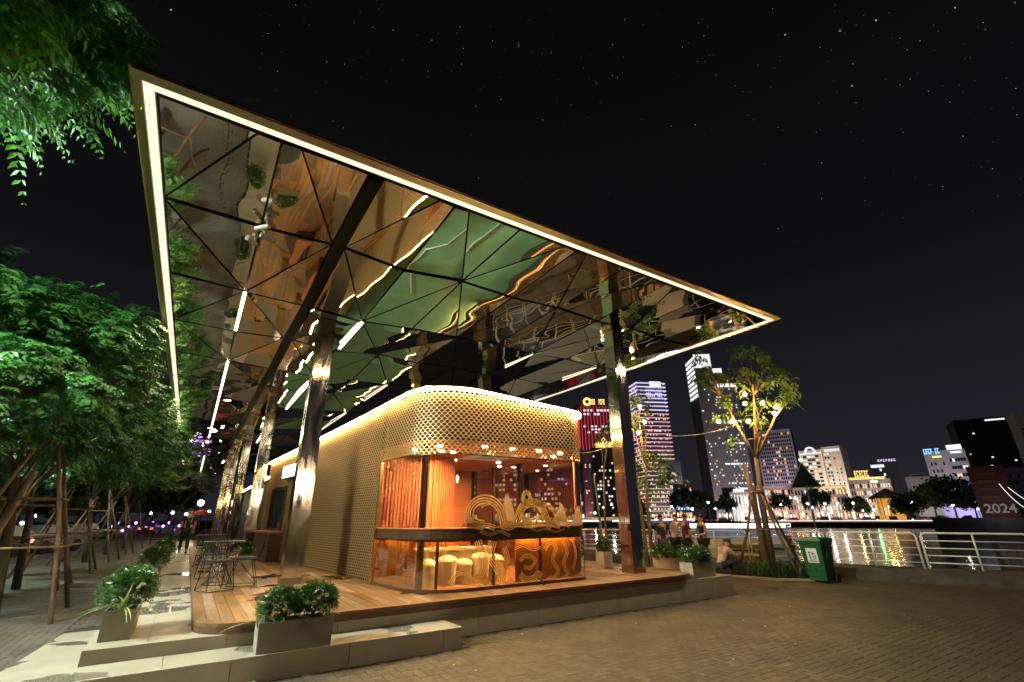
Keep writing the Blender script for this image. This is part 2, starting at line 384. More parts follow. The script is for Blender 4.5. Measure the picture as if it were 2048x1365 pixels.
def top_tile(x0, x1, y0, y1, z): inst('top_tile', tme, 'tile', pl, ((x0+x1)/2, (y0+y1)/2, z-.0125), (x1-x0-.005, y1-y0-.005, .025))
ys = [6.995, 7.9, 9.1, 10.3, 11.5, 12.7, 13.9, 15.1, 16.3, 17.5, 18.7, 19.9, 21.1, 23.5, 27, 32, 40]
for a, b in zip(ys[:-1], ys[1:]):
    for x0, x1 in ((-.655, -.13), (-.13, .45)): top_tile(x0, x1, a, b, PZ)
for a, b in zip([.45, 1.85, 3.05, 3.9, 5, 6.2, 7.35, 8.5], [1.85, 3.05, 3.9, 5, 6.2, 7.35, 8.5, 9.55]): top_tile(a, b, 6.995, 7.9, PZ)
for a, b in zip([6.995, 7.9, 9.1, 10.3, 11.5], [7.9, 9.1, 10.3, 11.5, 12.7]): top_tile(9.55, 10.255, a, b, PZ)
for a, b in zip([14.52, 16.5, 18.5, 20.5, 23, 26, 29, 32, 36], [16.5, 18.5, 20.5, 23, 26, 29, 32, 36, 40]):
    for x0, x1 in ((7.0, 8.1), (8.1, 9.2), (9.2, 10.24)): top_tile(x0, x1, a, b, PZ)
for a, b in zip([-.655, .05, 1.25, 2.45], [.05, 1.25, 2.45, 3.325]): top_tile(a, b, 6.405, 6.965, SZ)
MB().b2(3.31, 3.33, 6.405, 6.965, -.05, SZ).build('riser_tile', 'riser', pl)
MB().b2(10.24, 10.26, 7.0, 12.7, -.05, PZ).build('riser_tile', 'riser', pl)
MB().b2(-.66, -.64, 7.0, 40, -.05, PZ-.002).build('riser_tile', 'riser', pl)
rp = MB()
rp.add([(-1.28, 5.3, -.05), (-.662, 5.3, -.05), (-.662, 7.2, SZ-.02), (-1.28, 7.2, SZ-.02), (-.662, 11.2, -.04), (-1.28, 11.2, -.04),
        (-1.28, 5.3, SZ-.02), (-.662, 5.3, SZ-.02), (-.662, 7.2, -.05), (-1.28, 7.2, -.05)],
       [(6, 7, 2, 3), (3, 2, 4, 5), (0, 1, 7, 6), (0, 6, 3, 9), (9, 3, 5), (1, 8, 2, 7), (8, 4, 2)])
rp.build('ramp', 'tile', pl)
MB().b2(-.66, .9, 5.25, 6.376, -.05, .02).build('foot_slab', 'riser', pl)

# ------------------------------------------------------------------ timber deck
dk = thing('timber_deck', 'raised deck of mixed brown boards with rounded dark edge', 'deck', (4.8, 6.95, PZ))
DX0, DX1, DY0, DY1 = .27, 9.32, 6.92, 27.
rl_, rr_ = .55, .85
edge = [(DX0, DY1)]+arc(DX0+rl_, DY0+rl_, rl_, 180, 270, 10)+arc(DX1-rr_, DY0+rr_, rr_, 270, 360, 12)+[(DX1, 14.5)]
MB().ext(edge, PZ, DZ-.03, .03, 1).build('edge_board', 'deck_edge', dk, smooth=False)
MB().ext([(x, y) for x, y in edge], DZ-.032, DZ+.006, .13, 1).build('edge_board', pm('edge cap board', (.22, .115, .05), .42, col2=(.14, .07, .032), ns=1, stretch=(8, 8, 8)), dk)
MB().prism([(DX0+.1, DY1), (DX0+.1, DY0+.3), (DX0+.6, DY0+.1), (DX1-.7, DY0+.1), (DX1-.1, DY0+.7), (DX1-.1, 14.5), (7, 14.5), (7, DY1)], PZ+.003, DZ-.035).build('subframe', 'core', dk)
def yfront(x):
    if x < DX0+rl_: return DY0+rl_-math.sqrt(max(0, (rl_-.13)**2-min(rl_-.13, DX0+rl_-x)**2))
    if x > DX1-rr_: return DY0+rr_-math.sqrt(max(0, (rr_-.13)**2-min(rr_-.13, x-DX1+rr_)**2))
    return DY0+.13
bw = .142; planks = []
x = DX0+.135
while x < DX1-.14-bw*.5:
    x1 = min(x+bw, DX1-.135); xm = (x+x1)/2
    ya, yb = yfront(x), yfront(x1)
    y = max(ya, yb); end = DY1 if xm < 3.4 else (7.95 if xm < 6.6 else 14.4)
    if xm < 3.4 and xm > 2.2: end = 9.6+(3.1-xm)*9.0
    first = True
    while y < end-.05:
        L = rnd.choice([.9, 1.2, 1.5, 1.8, 2.4]) if not first else rnd.uniform(.4, 1.6)
        L = min(L, end-y)
        if end-y-L < .3: L = end-y
        planks.append((x, x1, y, y+L, ya if first else y, yb if first else y)); y += L; first = False
    x = x1
planks.sort(key=lambda p: p[0]**2+p[2]**2)
bx = MB().bev(-.5, .5, -.5, .5, -1, 0, .02); pkm = bx.mesh('plank')
for k, p in enumerate(planks[:296]):
    z = DZ+rnd.uniform(-.001, .001)
    if abs(p[4]-p[5]) > .004:
        MB().prism([(p[0]+.003, p[4]+.002), (p[1]-.003, p[5]+.002), (p[1]-.003, p[3]-.002), (p[0]+.003, p[3]-.002)], DZ-.03, z).build('plank', 'plank', dk)
    else: inst('plank', pkm, 'plank', dk, ((p[0]+p[1])/2, (p[2]+p[3])/2, z), (p[1]-p[0]-.006, p[3]-p[2]-.004, .03))
if len(planks) > 296:
    q = MB()
    for p in planks[296:]: q.b2(p[0]+.003, p[1]-.003, p[2]+.002, p[3]-.002, DZ-.03, DZ)
    q.build('plank_field', 'plank', dk, kind='stuff')
# ------------------------------------------------------------------ mirror canopy
cn = thing('mirror_canopy', 'huge flat canopy with faceted bronze mirror underside and glowing LED edge', 'canopy', (4.8, 5.0, 6.0))
XG = [-1.09+1.19*k for k in range(11)]; XG[0] = -1.17; XG[10] = 10.83
YG = [7.43+2.62*j for j in range(-1, 20)]; CX0, CX1, CY0, CY1 = -1.24, 10.89, 5.25, 57.25
ZP, ZC, ZL = 6.0, 5.88, 5.80
def gz(k, j):                                  # j counted from the row at y = 7.43
    ev = (k % 2 == 0)
    if k in (0, 10) or j < 0: return 6.0
    a_ = .35 if k <= 1 else (1. if k < 5 else .5)
    if ev and j % 2 == 0: return ZP
    if (not ev) and j % 2: return ZP-(ZP-ZL)*a_
    return ZP-(ZP-ZC)*a_
def clipy(P, y):
    out = []
    for i in range(len(P)):
        a, b = P[i], P[(i+1) % len(P)]
        if a[1] >= y: out.append(a)
        if (a[1] >= y) != (b[1] >= y):
            t = (y-a[1])/(b[1]-a[1]); out.append(tuple(a[m]+(b[m]-a[m])*t for m in range(3)))
    return out
far = MB(); np_ = 0; prnd = random.Random(2)
for jj in range(len(YG)-1):
    for k in range(10):
        j = jj-1
        xl, xr = XG[k]+(.10 if k == 2 else 0), XG[k+1]-(.10 if k == 1 else 0)        # the gutter runs along the third line
        c = [(xl, YG[jj], gz(k, j)), (xr, YG[jj], gz(k+1, j)), (xr, YG[jj+1], gz(k+1, j+1)), (xl, YG[jj+1], gz(k, j+1))]
        # the diagonal joins a peak with a low node
        if (k % 2 == 0) == (j % 2 == 0): T = [(c[0], c[1], c[2]), (c[0], c[2], c[3])]
        else: T = [(c[1], c[2], c[3]), (c[1], c[3], c[0])]
        for t in T:
            P = list(t)
            if jj == 0: P = clipy(P, 5.34)
            if len(P) < 3: continue
            n = len(P); g = Vector((sum(p[0] for p in P)/n, sum(p[1] for p in P)/n, sum(p[2] for p in P)/n))
            per = 0; ar = 0
            for i in range(n):
                a, b = Vector(P[i]), Vector(P[(i+1) % n]); per += (b-a).length; ar += (a-g).cross(b-g).length/2
            if ar < .02: continue
            s_ = 1-.021/(2*ar/per); Q = [g+(Vector(p)-g)*s_ for p in P]
            tl = (prnd.uniform(-.014, .014), prnd.uniform(-.011, .011))
            Q = [Vector((q.x, q.y, q.z+(q.x-g.x)*tl[0]+(q.y-g.y)*tl[1])) for q in Q]
            vs = [tuple(q) for q in Q]+[(q.x, q.y, q.z+.03) for q in Q]
            fs = [tuple(range(n-1, -1, -1)), tuple(range(n, 2*n))]+[(i, (i+1) % n, n+(i+1) % n, n+i) for i in range(n)]
            if np_ < 280: MB().add(vs, fs).build('mirror_panel', 'mirror', cn); np_ += 1
            else: far.add(vs, fs)
far.build('mirror_panel_field', 'mirror', cn, kind='stuff')
MB().b2(CX0+.05, CX1-.05, CY0+.05, CY1-.05, 6.06, 6.10).build('backing', 'chan', cn)
MB().b2(CX0+.4, CX1-.3, CY0+.6, CY1-.3, 6.12, 6.30).build('roof_slab', 'core', cn)
lip = MB()
lip.b2(CX0-.13, CX1+.10, CY0-.19, CY0-.055, 5.985, 6.035); lip.b2(CX0-.13, CX0-.055, CY0-.055, CY1+.2, 5.985, 6.035)
lip.b2(CX1+.055, CX1+.10, CY0-.055, CY1+.2, 5.985, 6.035); lip.b2(CX0-.055, CX1+.055, CY1+.055, CY1+.2, 5.985, 6.035)
lip.build('edge_lip', 'fascia', cn)
MB().tube([(CX0-.145, CY1, 6.012), (CX0-.145, CY0-.205, 6.012), (CX1+.115, CY0-.205, 6.012)], .02, 8).build('edge_tube', pm('copper edge tube', (.50, .28, .15), .3, 1.), cn)
for x in XG[1:-1]+[CX1-.05]:
    MB().tube([(x+.25 if x < 0 else x, CY0-.21, 6.02), (x+.25 if x < 0 else x, CY0-.22, 6.12)], .006, 5).build('lightning_pin', 'fascia', cn)
ch = MB(); w = .054
ch.b2(CX0-w, CX1+w, CY0-w, CY0+w, 6.012, 6.055); ch.b2(CX0-w, CX0+w, CY0+w, CY1+w, 6.012, 6.055)
ch.b2(CX1-w, CX1+w, CY0+w, CY1+w, 6.012, 6.055); ch.b2(CX0+w, CX1-w, CY1-w, CY1+w, 6.012, 6.055); ch.build('led_channel', 'white', cn)
w = .046
for a in ((CX0-w, CX1+w, CY0-w, CY0+w), (CX0-w, CX0+w, CY0+w, CY1-w), (CX1-w, CX1+w, CY0+w, CY1-w), (CX0-w, CX1+w, CY1-w, CY1+w)):
    MB().b2(*a, 5.99, 6.010).build('led_strip', 'led', cn)
for (x, y, sx, sy, W_) in [((CX0+CX1)/2, CY0, 12.1, .10, 215), (CX0, (CY0+CY1)/2, .10, 52., 920), (CX1, (CY0+CY1)/2, .10, 52., 920), ((CX0+CX1)/2, CY1, 12.1, .10, 200)]:
    a_ = bpy.data.lights.new('led_light', 'AREA'); a_.shape = 'RECTANGLE'; a_.size = sx; a_.size_y = sy; a_.energy = W_; a_.color = (1., .80, .50)
    o = bpy.data.objects.new('led_light', a_); COL.objects.link(o); o.parent = cn; o.location = Vector((x, y, 5.985))-org(cn)
MB().b2(1.20, 1.38, 5.45, 57, 5.985, 6.05).build('gutter_beam', 'groove', cn)
segs = {1: [(10.05, 12.45), (15.3, 20.4), (20.6, 25.7), (25.9, 31), (33.2, 33.7), (41, 55)], 3: [(10.05, 12.1), (16.2, 20.6), (26, 31), (36.3, 41)],
        7: [(10.05, 11.5)], 9: [(10.05, 11.7)], 5: [(15.3, 18), (20.6, 25.7)]}
for k, L in segs.items():
    w = .032 if k < 4 else .011
    zt_ = gz(k, 1)-.006
    for a, b in L: MB().b2(XG[k]-w, XG[k]+w, a, b, zt_-.03, zt_).build('led_tube', 'led2' if k < 4 else 'led3', cn)
for x, y in [(1.79, 10.4), (1.78, 18.8), (1.78, 27.3), (1.78, 35.8), (1.78, 44.3), (8.2, 7.88), (8.2, 14.4), (8.2, 20.9)]:
    h = .17
    co = MB().b2(x-h, x+h, y-h, y+h, DZ if y < 27 else PZ, 6.06).build('column', 'column', cn)
    cc = MB(); t = .006; cc.b2(x-h-t, x+h+t, y-h-t, y+h+t, DZ, DZ+.115)
    cc.build('base_collar', 'fascia', co)
# three cameras hanging from the mirror ceiling
for (x, y, rz, lab) in [(.16, 7.0, 2.4, 'upper grey surveillance camera under the mirror ceiling, aimed at the deck'), (.16, 7.3, .25, 'middle surveillance camera of the cluster, pointing towards the kiosk'), (.05, 7.58, -2.2, 'lowest surveillance camera of the cluster, pointing at the tiled walk')]:
    t = thing('security_camera', lab, 'camera', (x, y, 5.86), rz, 'surveillance cameras under the canopy')
    MB().lathe((0, 0, -.03), [(.045, 0), (.045, .05)], 12).build('mount', 'planter', t, local=True)
    MB().tube([(0, 0, -.02), (0, 0, -.09), (.04, 0, -.12)], .014, 6).build('bracket', 'planter', t, local=True)
    MB().tube([(-.05, 0, -.13), (.17, 0, -.15)], .04, 12).build('housing', 'planter', t, local=True, smooth=False)
    MB().tube([(.168, 0, -.1495), (.178, 0, -.151)], .030, 12).build('lens', 'frame', t, local=True)

# ------------------------------------------------------------------ kiosk
KF, KR = 7.54, 6.78
d1 = Vector((.111, -1)).normalized(); cx_ = 2.99+.111*(9.53-KF); T1 = .85
def bez(a, b, c, n): return [((1-t)**2*a[0]+2*t*(1-t)*b[0]+t*t*c[0], (1-t)**2*a[1]+2*t*(1-t)*b[1]+t*t*c[1]) for t in [i/n for i in range(n+1)]]
pA = (cx_-d1.x*T1, KF-d1.y*T1); pB = (cx_+T1, KF)
side = [(2.99-.111*(y-9.53), y) for y in (18.2, 16, 14, 12, 10.5, 9.36)]
crn = bez(pA, (cx_, KF), pB, 12)
frt = [(4.6, KF), (5.2, KF), (5.8, KF), (6.3, KF)]
cr2 = bez((6.3, KF), (KR, KF), (KR, KF+.5), 8)
rgt = [(KR, 9.), (KR, 10.5), (KR, 12.5), (KR, 18.2)]
path = side+crn+frt+cr2[1:]+rgt
PP = [Vector(p) for p in path]; SL = [0.]
for a, b in zip(PP[:-1], PP[1:]): SL.append(SL[-1]+(b-a).length)
SLn = np.array(SL); PX = np.array([p.x for p in PP]); PY = np.array([p.y for p in PP])
iG = 5; sG = SL[iG]; sF = SL[6]; sR = SL[6+12+4]                       # where the glass, the corner and the right corner start
def topz(s):
    return float(np.interp(s, [0, SL[2], SL[4], SL[6]+.3, SL[6+12], SL[6+12+4], SL[6+12+4+8], SL[-1]], [3.42, 3.58, 3.73, 3.86, 3.86, 3.72, 3.67, 3.45]))
def sub(s0, s1, step=.12, off=0.):
    n = max(2, int((s1-s0)/step)+1); out = []
    for i in range(n+1):
        s = s0+(s1-s0)*i/n; x, y = np.interp(s, SLn, PX), np.interp(s, SLn, PY)
        xa, ya = np.interp(s-.02, SLn, PX), np.interp(s-.02, SLn, PY); xb, yb = np.interp(s+.02, SLn, PX), np.interp(s+.02, SLn, PY)
        d = Vector((xb-xa, yb-ya)).normalized(); out.append((x+d.y*off, y-d.x*off))   # off > 0 is outwards
    return out
def svals(s0, s1, step=.12):
    n = max(2, int((s1-s0)/step)+1); return [s0+(s1-s0)*i/n for i in range(n+1)]
ks = thing('kiosk', 'golden fish scale kiosk with rounded glass corner and bright rim', 'kiosk', (4.6, 7.54, DZ))
# fish scales: thousands of small arches, one joined part
def scales(s0, s1, z0, hole, name):
    p, q = .1, .05; us = np.arange(s0+.05, s1-.02, p); C = []
    r_ = 0; z = z0
    while z < 3.9:
        for u in us:
            uu = u+(p/2 if r_ % 2 else 0)
            if uu+.03 > s1: continue
            if z+.05 > topz(uu)-.03: continue
            if hole and hole(uu, z): continue
            C.append((uu, z))
        z += q; r_ += 1
    C = np.array(C); n = len(C); K = 6
    th = np.linspace(0, PI, K+1); V = np.zeros((n, K+1, 4, 3), dtype=np.float32)
    for m_, (rr, dn) in enumerate(((.0445, .003), (.0545, .0), (.0545, .013), (.0445, .016))):
        u = C[:, :1]+rr*np.cos(th)[None]; zz = C[:, 1:2]+rr*np.sin(th)[None]
        tilt = .008*(1-np.sin(th))[None]
        xa = np.interp(u-.03, SLn, PX); ya = np.interp(u-.03, SLn, PY); xb = np.interp(u+.03, SLn, PX); yb = np.interp(u+.03, SLn, PY)
        L = np.hypot(xb-xa, yb-ya)+1e-9; nx, ny = (yb-ya)/L, -(xb-xa)/L; o_ = dn+tilt
        V[:, :, m_, 0] = np.interp(u, SLn, PX)+nx*o_; V[:, :, m_, 1] = np.interp(u, SLn, PY)+ny*o_; V[:, :, m_, 2] = zz
    F = []
    for i in range(K):
        for m_ in range(4): F.append((i*4+m_, (i+1)*4+m_, (i+1)*4+(m_+1) % 4, i*4+(m_+1) % 4))
    F = (np.array(F)[None]+np.arange(n)[:, None, None]*(K+1)*4).reshape(-1, 4)
    return fast(name, V.reshape(-1, 3), F, 'gold', ks, 'stuff')
def hole(u, z):                                                      # service window in the side wall
    y = np.interp(u, SLn, PY); return 15.75 < y < 17.25 and 1.30 < z < 2.50
scales(.0, sG, .53, hole, 'scale_screen')
scales(sG, SL[-5], 2.66, None, 'scale_screen')
scales(SL[-5], SL[-2]-.02, 2.66, None, 'scale_screen')
def zt(s0, s1, d): 
    sv = svals(s0, s1); return lambda i: topz(sv[i])+d
MB().ext(sub(0, sG-.02, off=-.03), .50, zt(0, sG-.02, -.05), .02, 1).build('side_wall', 'goldback', ks)
MB().ext(sub(sG-.02, SL[-2], off=-.10), 2.90, zt(sG-.02, SL[-2], -.08), .02, 1).build('fascia_box', 'goldback', ks)
MB().ext(sub(0, SL[-1], off=.10), zt(0, SL[-1], -.012), zt(0, SL[-1], .01), .20, 1).build('rim_cap', 'goldtrim', ks)
MB().ext(sub(.02, SL[-1], off=.058), zt(.02, SL[-1], -.060), zt(.02, SL[-1], -.014), .034, -1).build('rim_led', 'ledk', ks)
MB().ext(sub(0, sG, off=.03), .482, .53, .05, 1).build('base_trim', 'goldtrim', ks)
MB().ext(sub(sG-.03, sG+.02, step=.05, off=.03), .482, 2.66, .06, 1).build('edge_trim', 'goldtrim', ks)
MB().ext(sub(sG, SL[-2], off=.03), 2.645, 2.662, .012, 1).build('screen_trim', 'goldtrim', ks)
inn = sub(0, SL[-1], off=-.14)
MB().prism(inn+[(KR-.2, 18.2), (2.2, 18.2)][:0], 3.30, 3.36).build('roof', 'roofgreen', ks)
MB().prism(sub(sG-.1, SL[-2], off=-.02)+[(4.2, 12.5), (3.0, 10.2)], 2.868, 2.90).build('ceiling', 'ceil', ks)
MB().prism(sub(sG-.4, SL[-2], off=-.03)+[(3.4, 12.5)], .484, .50).build('floor', pm('kiosk floor', (.32, .2, .12), .3), ks)
MB().b2(2.2, KR-.12, 18.1, 18.2, .48, 3.40).build('back_wall', 'goldback', ks)
MB().b2(KR-.08, KR-.02, 12.5, 18.1, .48, 3.40).build('side_wall', 'goldback', ks)
MB().b2(4.97, KR-.08, 12.5, 12.56, .50, 2.866).build('partition', 'ceil', ks)
# window hatch far along the side wall
def wl(y, o): 
    x = 2.99-.111*(y-9.53); return (x-o*.994, y-o*.11)
hw = MB(); 
for (a, b, z0, z1) in [(15.74, 15.84, 1.30, 2.50), (17.16, 17.26, 1.30, 2.50), (15.84, 17.16, 2.42, 2.50), (15.84, 17.16, 1.30, 1.36)]:
    hw.prism([wl(a, -.02), wl(b, -.02), wl(b, .06), wl(a, .06)], z0, z1)
win = hw.build('service_window', 'frame', ks)
MB().prism([wl(15.84, .0), wl(17.16, .0), wl(17.16, .012), wl(15.84, .012)], 1.36, 2.42).build('pane', 'pane', win)
MB().prism([wl(16.48, .012), wl(16.52, .012), wl(16.52, .05), wl(16.48, .05)], 1.36, 2.42).build('mullion', 'frame', win)
MB().prism([wl(15.6, .0), wl(17.4, .0), wl(17.4, .34), wl(15.6, .34)], .50, 1.24).build('hatch_counter', 'counter', ks)
MB().prism([wl(15.55, .04), wl(17.45, .04), wl(17.45, .40), wl(15.55, .40)], 1.245, 1.29).build('hatch_top', 'postcu', ks)
# white lightbox high on the side wall
lb = MB().prism([wl(14.6, .05), wl(15.9, .05), wl(15.9, .17), wl(14.6, .17)], 2.72, 3.10).build('sign_case', 'frame', ks)
MB().prism([wl(14.63, .172), wl(15.87, .172), wl(15.87, .18), wl(14.63, .18)], 2.75, 3.07).build('sign_face', em('white sign face', (.93, .95, 1.), 9.), lb)
# glass
sC = [sG+.03, sF+.28, sF+.85, SL[18]+.45, SL[18]+1.45, SL[18]+2.25, sR+.3, SL[-4]]
for a, b in zip(sC[:-1], sC[1:]):
    MB().ext(sub(a+.004, b-.004, step=.07, off=-.0), .53, 1.262, .012, 1).build('skirt_pane', 'glassl', ks)
    MB().ext(sub(a+.004, b-.004, step=.07, off=-.0), 1.445, 2.866, .012, 1).build('glass_pane', 'glass', ks)
sv = [SL[-4], SL[-4]+1.1, SL[-4]+2.3, SL[-2]-.05]
for a, b in zip(sv[:-1], sv[1:]): MB().ext(sub(a+.01, b-.01, step=.5), .53, 2.866, .012, 1).build('glass_pane', 'glass', ks)
for s in sv[1:]: 
    x, y = sub(s, s+.05)[0]; MB().b2(x-.08, x-.02, y-.03, y+.03, .50, 2.866).build('post', 'post', ks)
MB().ext(sub(sG+.02, SL[-4], step=.07, off=-.016), 1.232, 1.425, .06, 1).build('counter_band', 'counter', ks)
MB().ext(sub(sG+.02, SL[-4], step=.07, off=.004), 1.427, 1.443, .40, 1).build('counter_top', 'postcu', ks)
MB().ext(sub(sG+.02, SL[-4], step=.07, off=.01), .482, .528, .05, 1).build('base_trim', 'counter', ks)
for s in [sF+.86, SL[18]+1.46, SL[18]+.46]:
    x, y = sub(s, s+.05)[0]; MB().b2(x-.02, x+.02, y+.025, y+.055, .53, 1.26).build('skirt_post', 'post', ks)
MB().b2(3.33, 3.42, 8.02, 8.11, .50, 2.866).build('post', 'post', ks)
MB().b2(6.56, 6.60, 7.72, 7.78, 1.45, 2.866).build('post', 'postcu', ks); MB().b2(6.605, 6.66, 7.72, 7.80, 1.45, 2.866).build('post', 'post', ks)
# amber panels behind the skirt glass, right half and left end
for a, b in [(SL[18]+1.0, SL[18]+1.45), (SL[18]+1.47, SL[18]+2.24), (SL[18]+2.26, sR+.28), (sR+.3, SL[-4]), (sG+.04, sF+.18)]:
    MB().ext(sub(a, b, step=.07, off=-.17), .53, 1.255, .02, 1).build('skirt_panel', 'amber', ks); MB().ext(sub(a+.02, b-.02, step=.07, off=-.08), 1.262, 1.275, .05, 1).build('skirt_fill', em('skirt fill glow', (1., .72, .38), 48.) if 'skirt fill glow' not in bpy.data.materials else bpy.data.materials['skirt fill glow'], ks)  # hidden glowing strips added to brighten the amber panels
# terracotta slat wall that curves into the shop
ctr = (4.13, 10.25); wallp = [(3.02+.07*i, 9.45) for i in range(16)]+[(ctr[0]+.8*math.sin(t), ctr[1]-.8*math.cos(t)) for t in np.linspace(.06, PI/2, 19)]+[(4.93, 10.25+.08*i) for i in range(1, 26)]
sw = MB().ext([(p[0], p[1]+.05) if i < 16 else p for i, p in enumerate(wallp)], .50, 2.866, .03, 1).build('slat_wall', 'slat', ks)
sme = MB().box((0, 0, 0), (.046, .05, 2.36)).mesh('slat'); sme.materials.append(M['slat'])
for i, p in enumerate(wallp):
    o = bpy.data.objects.new('slat', sme); COL.objects.link(o); o.parent = sw; a = 0
    if i >= 16: a = math.atan2(p[0]-ctr[0], ctr[1]-p[1]) if p[1] <= 10.25 else PI/2
    o.location = Vector((p[0], p[1], 1.683))-org(sw); o.rotation_euler = (0, 0, a)
# ceiling cassette and downlights
cas = MB().b2(4.75, 5.75, 8.55, 9.5, 2.82, 2.866).build('ceiling_cassette', 'white', ks)
MB().b2(4.98, 5.52, 8.78, 9.27, 2.812, 2.82).build('grille', pm('cassette grille', (.4, .38, .35), .5), cas)
for x, y in [(3.45, 8.8), (4.0, 8.75), (4.25, 8.75), (4.44, 7.77), (5.07, 7.8), (5.70, 7.77), (6.5, 8.32), (4.9, 10.0), (6.06, 9.95), (6.55, 10.7), (3.65, 8.07), (6.3, 7.85), (5.4, 11.2)]:
    r_ = MB().lathe((x, y, 2.842), [(.062, .024), (.062, 0), (.05, 0), (.05, .012)], 14, False).build('downlight', 'white', ks)
    MB().lathe((x, y, 2.848), [(.0005, .0), (.05, .0)], 12, False).build('lamp', M.setdefault('dl', em('downlight lamp', (1., .60, .27), 2600.)), r_)
# gold and tan swirls printed on the glass front (plane y = KF)
def pxz(px, py):
    d = sight(px, py); t = (KF-.006)/d.y; return (d.x*t, EYE+d.z*t)
def crv(pts, n=9):
    P = [np.array(pxz(*p)) for p in pts]; P = [2*P[0]-P[1]]+P+[2*P[-1]-P[-2]]; out = []
    for i in range(1, len(P)-2):
        for k in range(n):
            t = k/n; a, b, c, d = P[i-1:i+3]
            out.append(.5*((2*b)+(-a+c)*t+(2*a-5*b+4*c-d)*t*t+(-a+3*b-3*c+d)*t**3))
    out.append(P[-2]); return out
def ribbons(pts, offs, w, m='print', name='printed_swirl', y=KF-.004):
    mb = MB(); C = crv(pts)
    for o_ in offs:
        L = []
        for i, p in enumerate(C):
            d = C[min(i+1, len(C)-1)]-C[max(i-1, 0)]; d = d/(np.linalg.norm(d)+1e-9); nn = np.array((-d[1], d[0])); wv = 1+.10*math.sin(i*.12+o_*20)
            L.append((p+nn*(o_*wv-w*.5), p+nn*(o_*wv+w*.5)))
        vs = []; fs = []
        for a, b in L: vs += [(a[0], y, a[1]), (b[0], y, b[1]), (b[0], y-.002, b[1]), (a[0], y-.002, a[1])]
        for i in range(len(L)-1):
            k = 4*i; fs += [(k+3, k+7, k+6, k+2), (k, k+1, k+5, k+4)]
        mb.add(vs, fs)
    return mb.build(name, m, ks)
def fan(n, s): return [s*(i-(n-1)/2) for i in range(n)]
ribbons([(1010, 1056), (1006, 1035), (998, 1015), (982, 1002), (962, 1000), (944, 1012), (938, 1032), (948, 1046), (968, 1050)], fan(4, .045), .026)
ribbons([(934, 1040), (950, 1050), (975, 1052), (990, 1056)], fan(3, .035), .024)
ribbons([(1000, 1030), (990, 1012), (975, 1008), (962, 1014)], fan(2, .03), .016)
ribbons([(1004, 1050), (1020, 1052), (1034, 1040), (1042, 1018), (1056, 1007), (1074, 1008), (1086, 1022), (1094, 1042), (1104, 1055)], fan(5, .034), .02)
ribbons([(1050, 1010), (1047, 993), (1053, 984), (1060, 992), (1062, 1003), (1082, 1008), (1098, 1012), (1110, 1026), (1114, 1050)], fan(3, .028), .018)
ribbons([(1042, 1030), (1050, 1040), (1064, 1042), (1080, 1036)], fan(3, .03), .022)
ribbons([(1106, 1053), (1112, 1040), (1122, 1034), (1132, 1042), (1140, 1054)], fan(4, .028), .018)
ribbons([(1016, 1054), (1035, 1049), (1060, 1052), (1090, 1048), (1120, 1054)], fan(3, .028), .020)
for pts in ([(1005, 1052), (1008, 1010), (1013, 988), (1024, 1008), (1034, 1050)], [(1110, 1052), (1116, 1020), (1124, 1008), (1132, 1030), (1136, 1052)], [(1140, 1052), (1150, 1030), (1158, 1012), (1166, 1052)]):
    C = crv(pts, 5); mb = MB(); vs = [(p[0], KF-.003, p[1]) for p in C]; mb.add(vs, [tuple(range(len(vs)))]); mb.build('printed_shape', 'printf', ks)
for pts, f, w in [([(955, 1082), (962, 1105), (968, 1128), (964, 1150), (976, 1172)], fan(4, .04), .018), ([(985, 1082), (980, 1110), (992, 1130), (1004, 1150), (1000, 1170)], fan(5, .036), .016),
                  ([(1008, 1095), (1014, 1118), (1008, 1140), (1018, 1160)], fan(4, .03), .014), ([(945, 1172), (952, 1158), (966, 1156), (976, 1168)], fan(4, .03), .016),
                  ([(1040, 1150), (1052, 1160), (1066, 1158), (1076, 1148), (1084, 1152)], fan(4, .03), .014), ([(1030, 1098), (1048, 1092), (1066, 1100), (1082, 1095)], fan(2, .03), .010),
                  ([(1090, 1100), (1100, 1085), (1112, 1096), (1106, 1120), (1116, 1140), (1108, 1160)], fan(3, .03), .012), ([(1126, 1082), (1134, 1104), (1128, 1128), (1138, 1150)], fan(3, .028), .010), ([(1040, 1122), (1054, 1112), (1070, 1120), (1062, 1136), (1048, 1134)], fan(3, .024), .010),
                  ([(900, 1170), (912, 1150), (930, 1146), (944, 1160)], fan(3, .03), .012), ([(1146, 1080), (1152, 1110), (1146, 1140)], fan(2, .03), .010), ([(848, 1128), (858, 1100), (872, 1090)], fan(2, .03), .010), ([(1090, 1165), (1104, 1156), (1120, 1162), (1136, 1150)], fan(3, .024), .010), ([(1060, 1056), (1075, 1062), (1092, 1058), (1110, 1064), (1130, 1058)], fan(2, .02), .007), ([(960, 1062), (980, 1070), (1000, 1063), (1020, 1072)], fan(3, .02), .007),
                  ([(885, 1120), (893, 1100), (912, 1096), (928, 1104), (926, 1114)], fan(3, .03), .014)]:
    ribbons(pts, f, w)
MB().ext(sub(sF+.3, SL[-5], step=.1, off=-.36), 1.262, 1.28, .05, 1).build('under_counter_led', em('under counter LED', (1., .80, .52), 40.), ks)
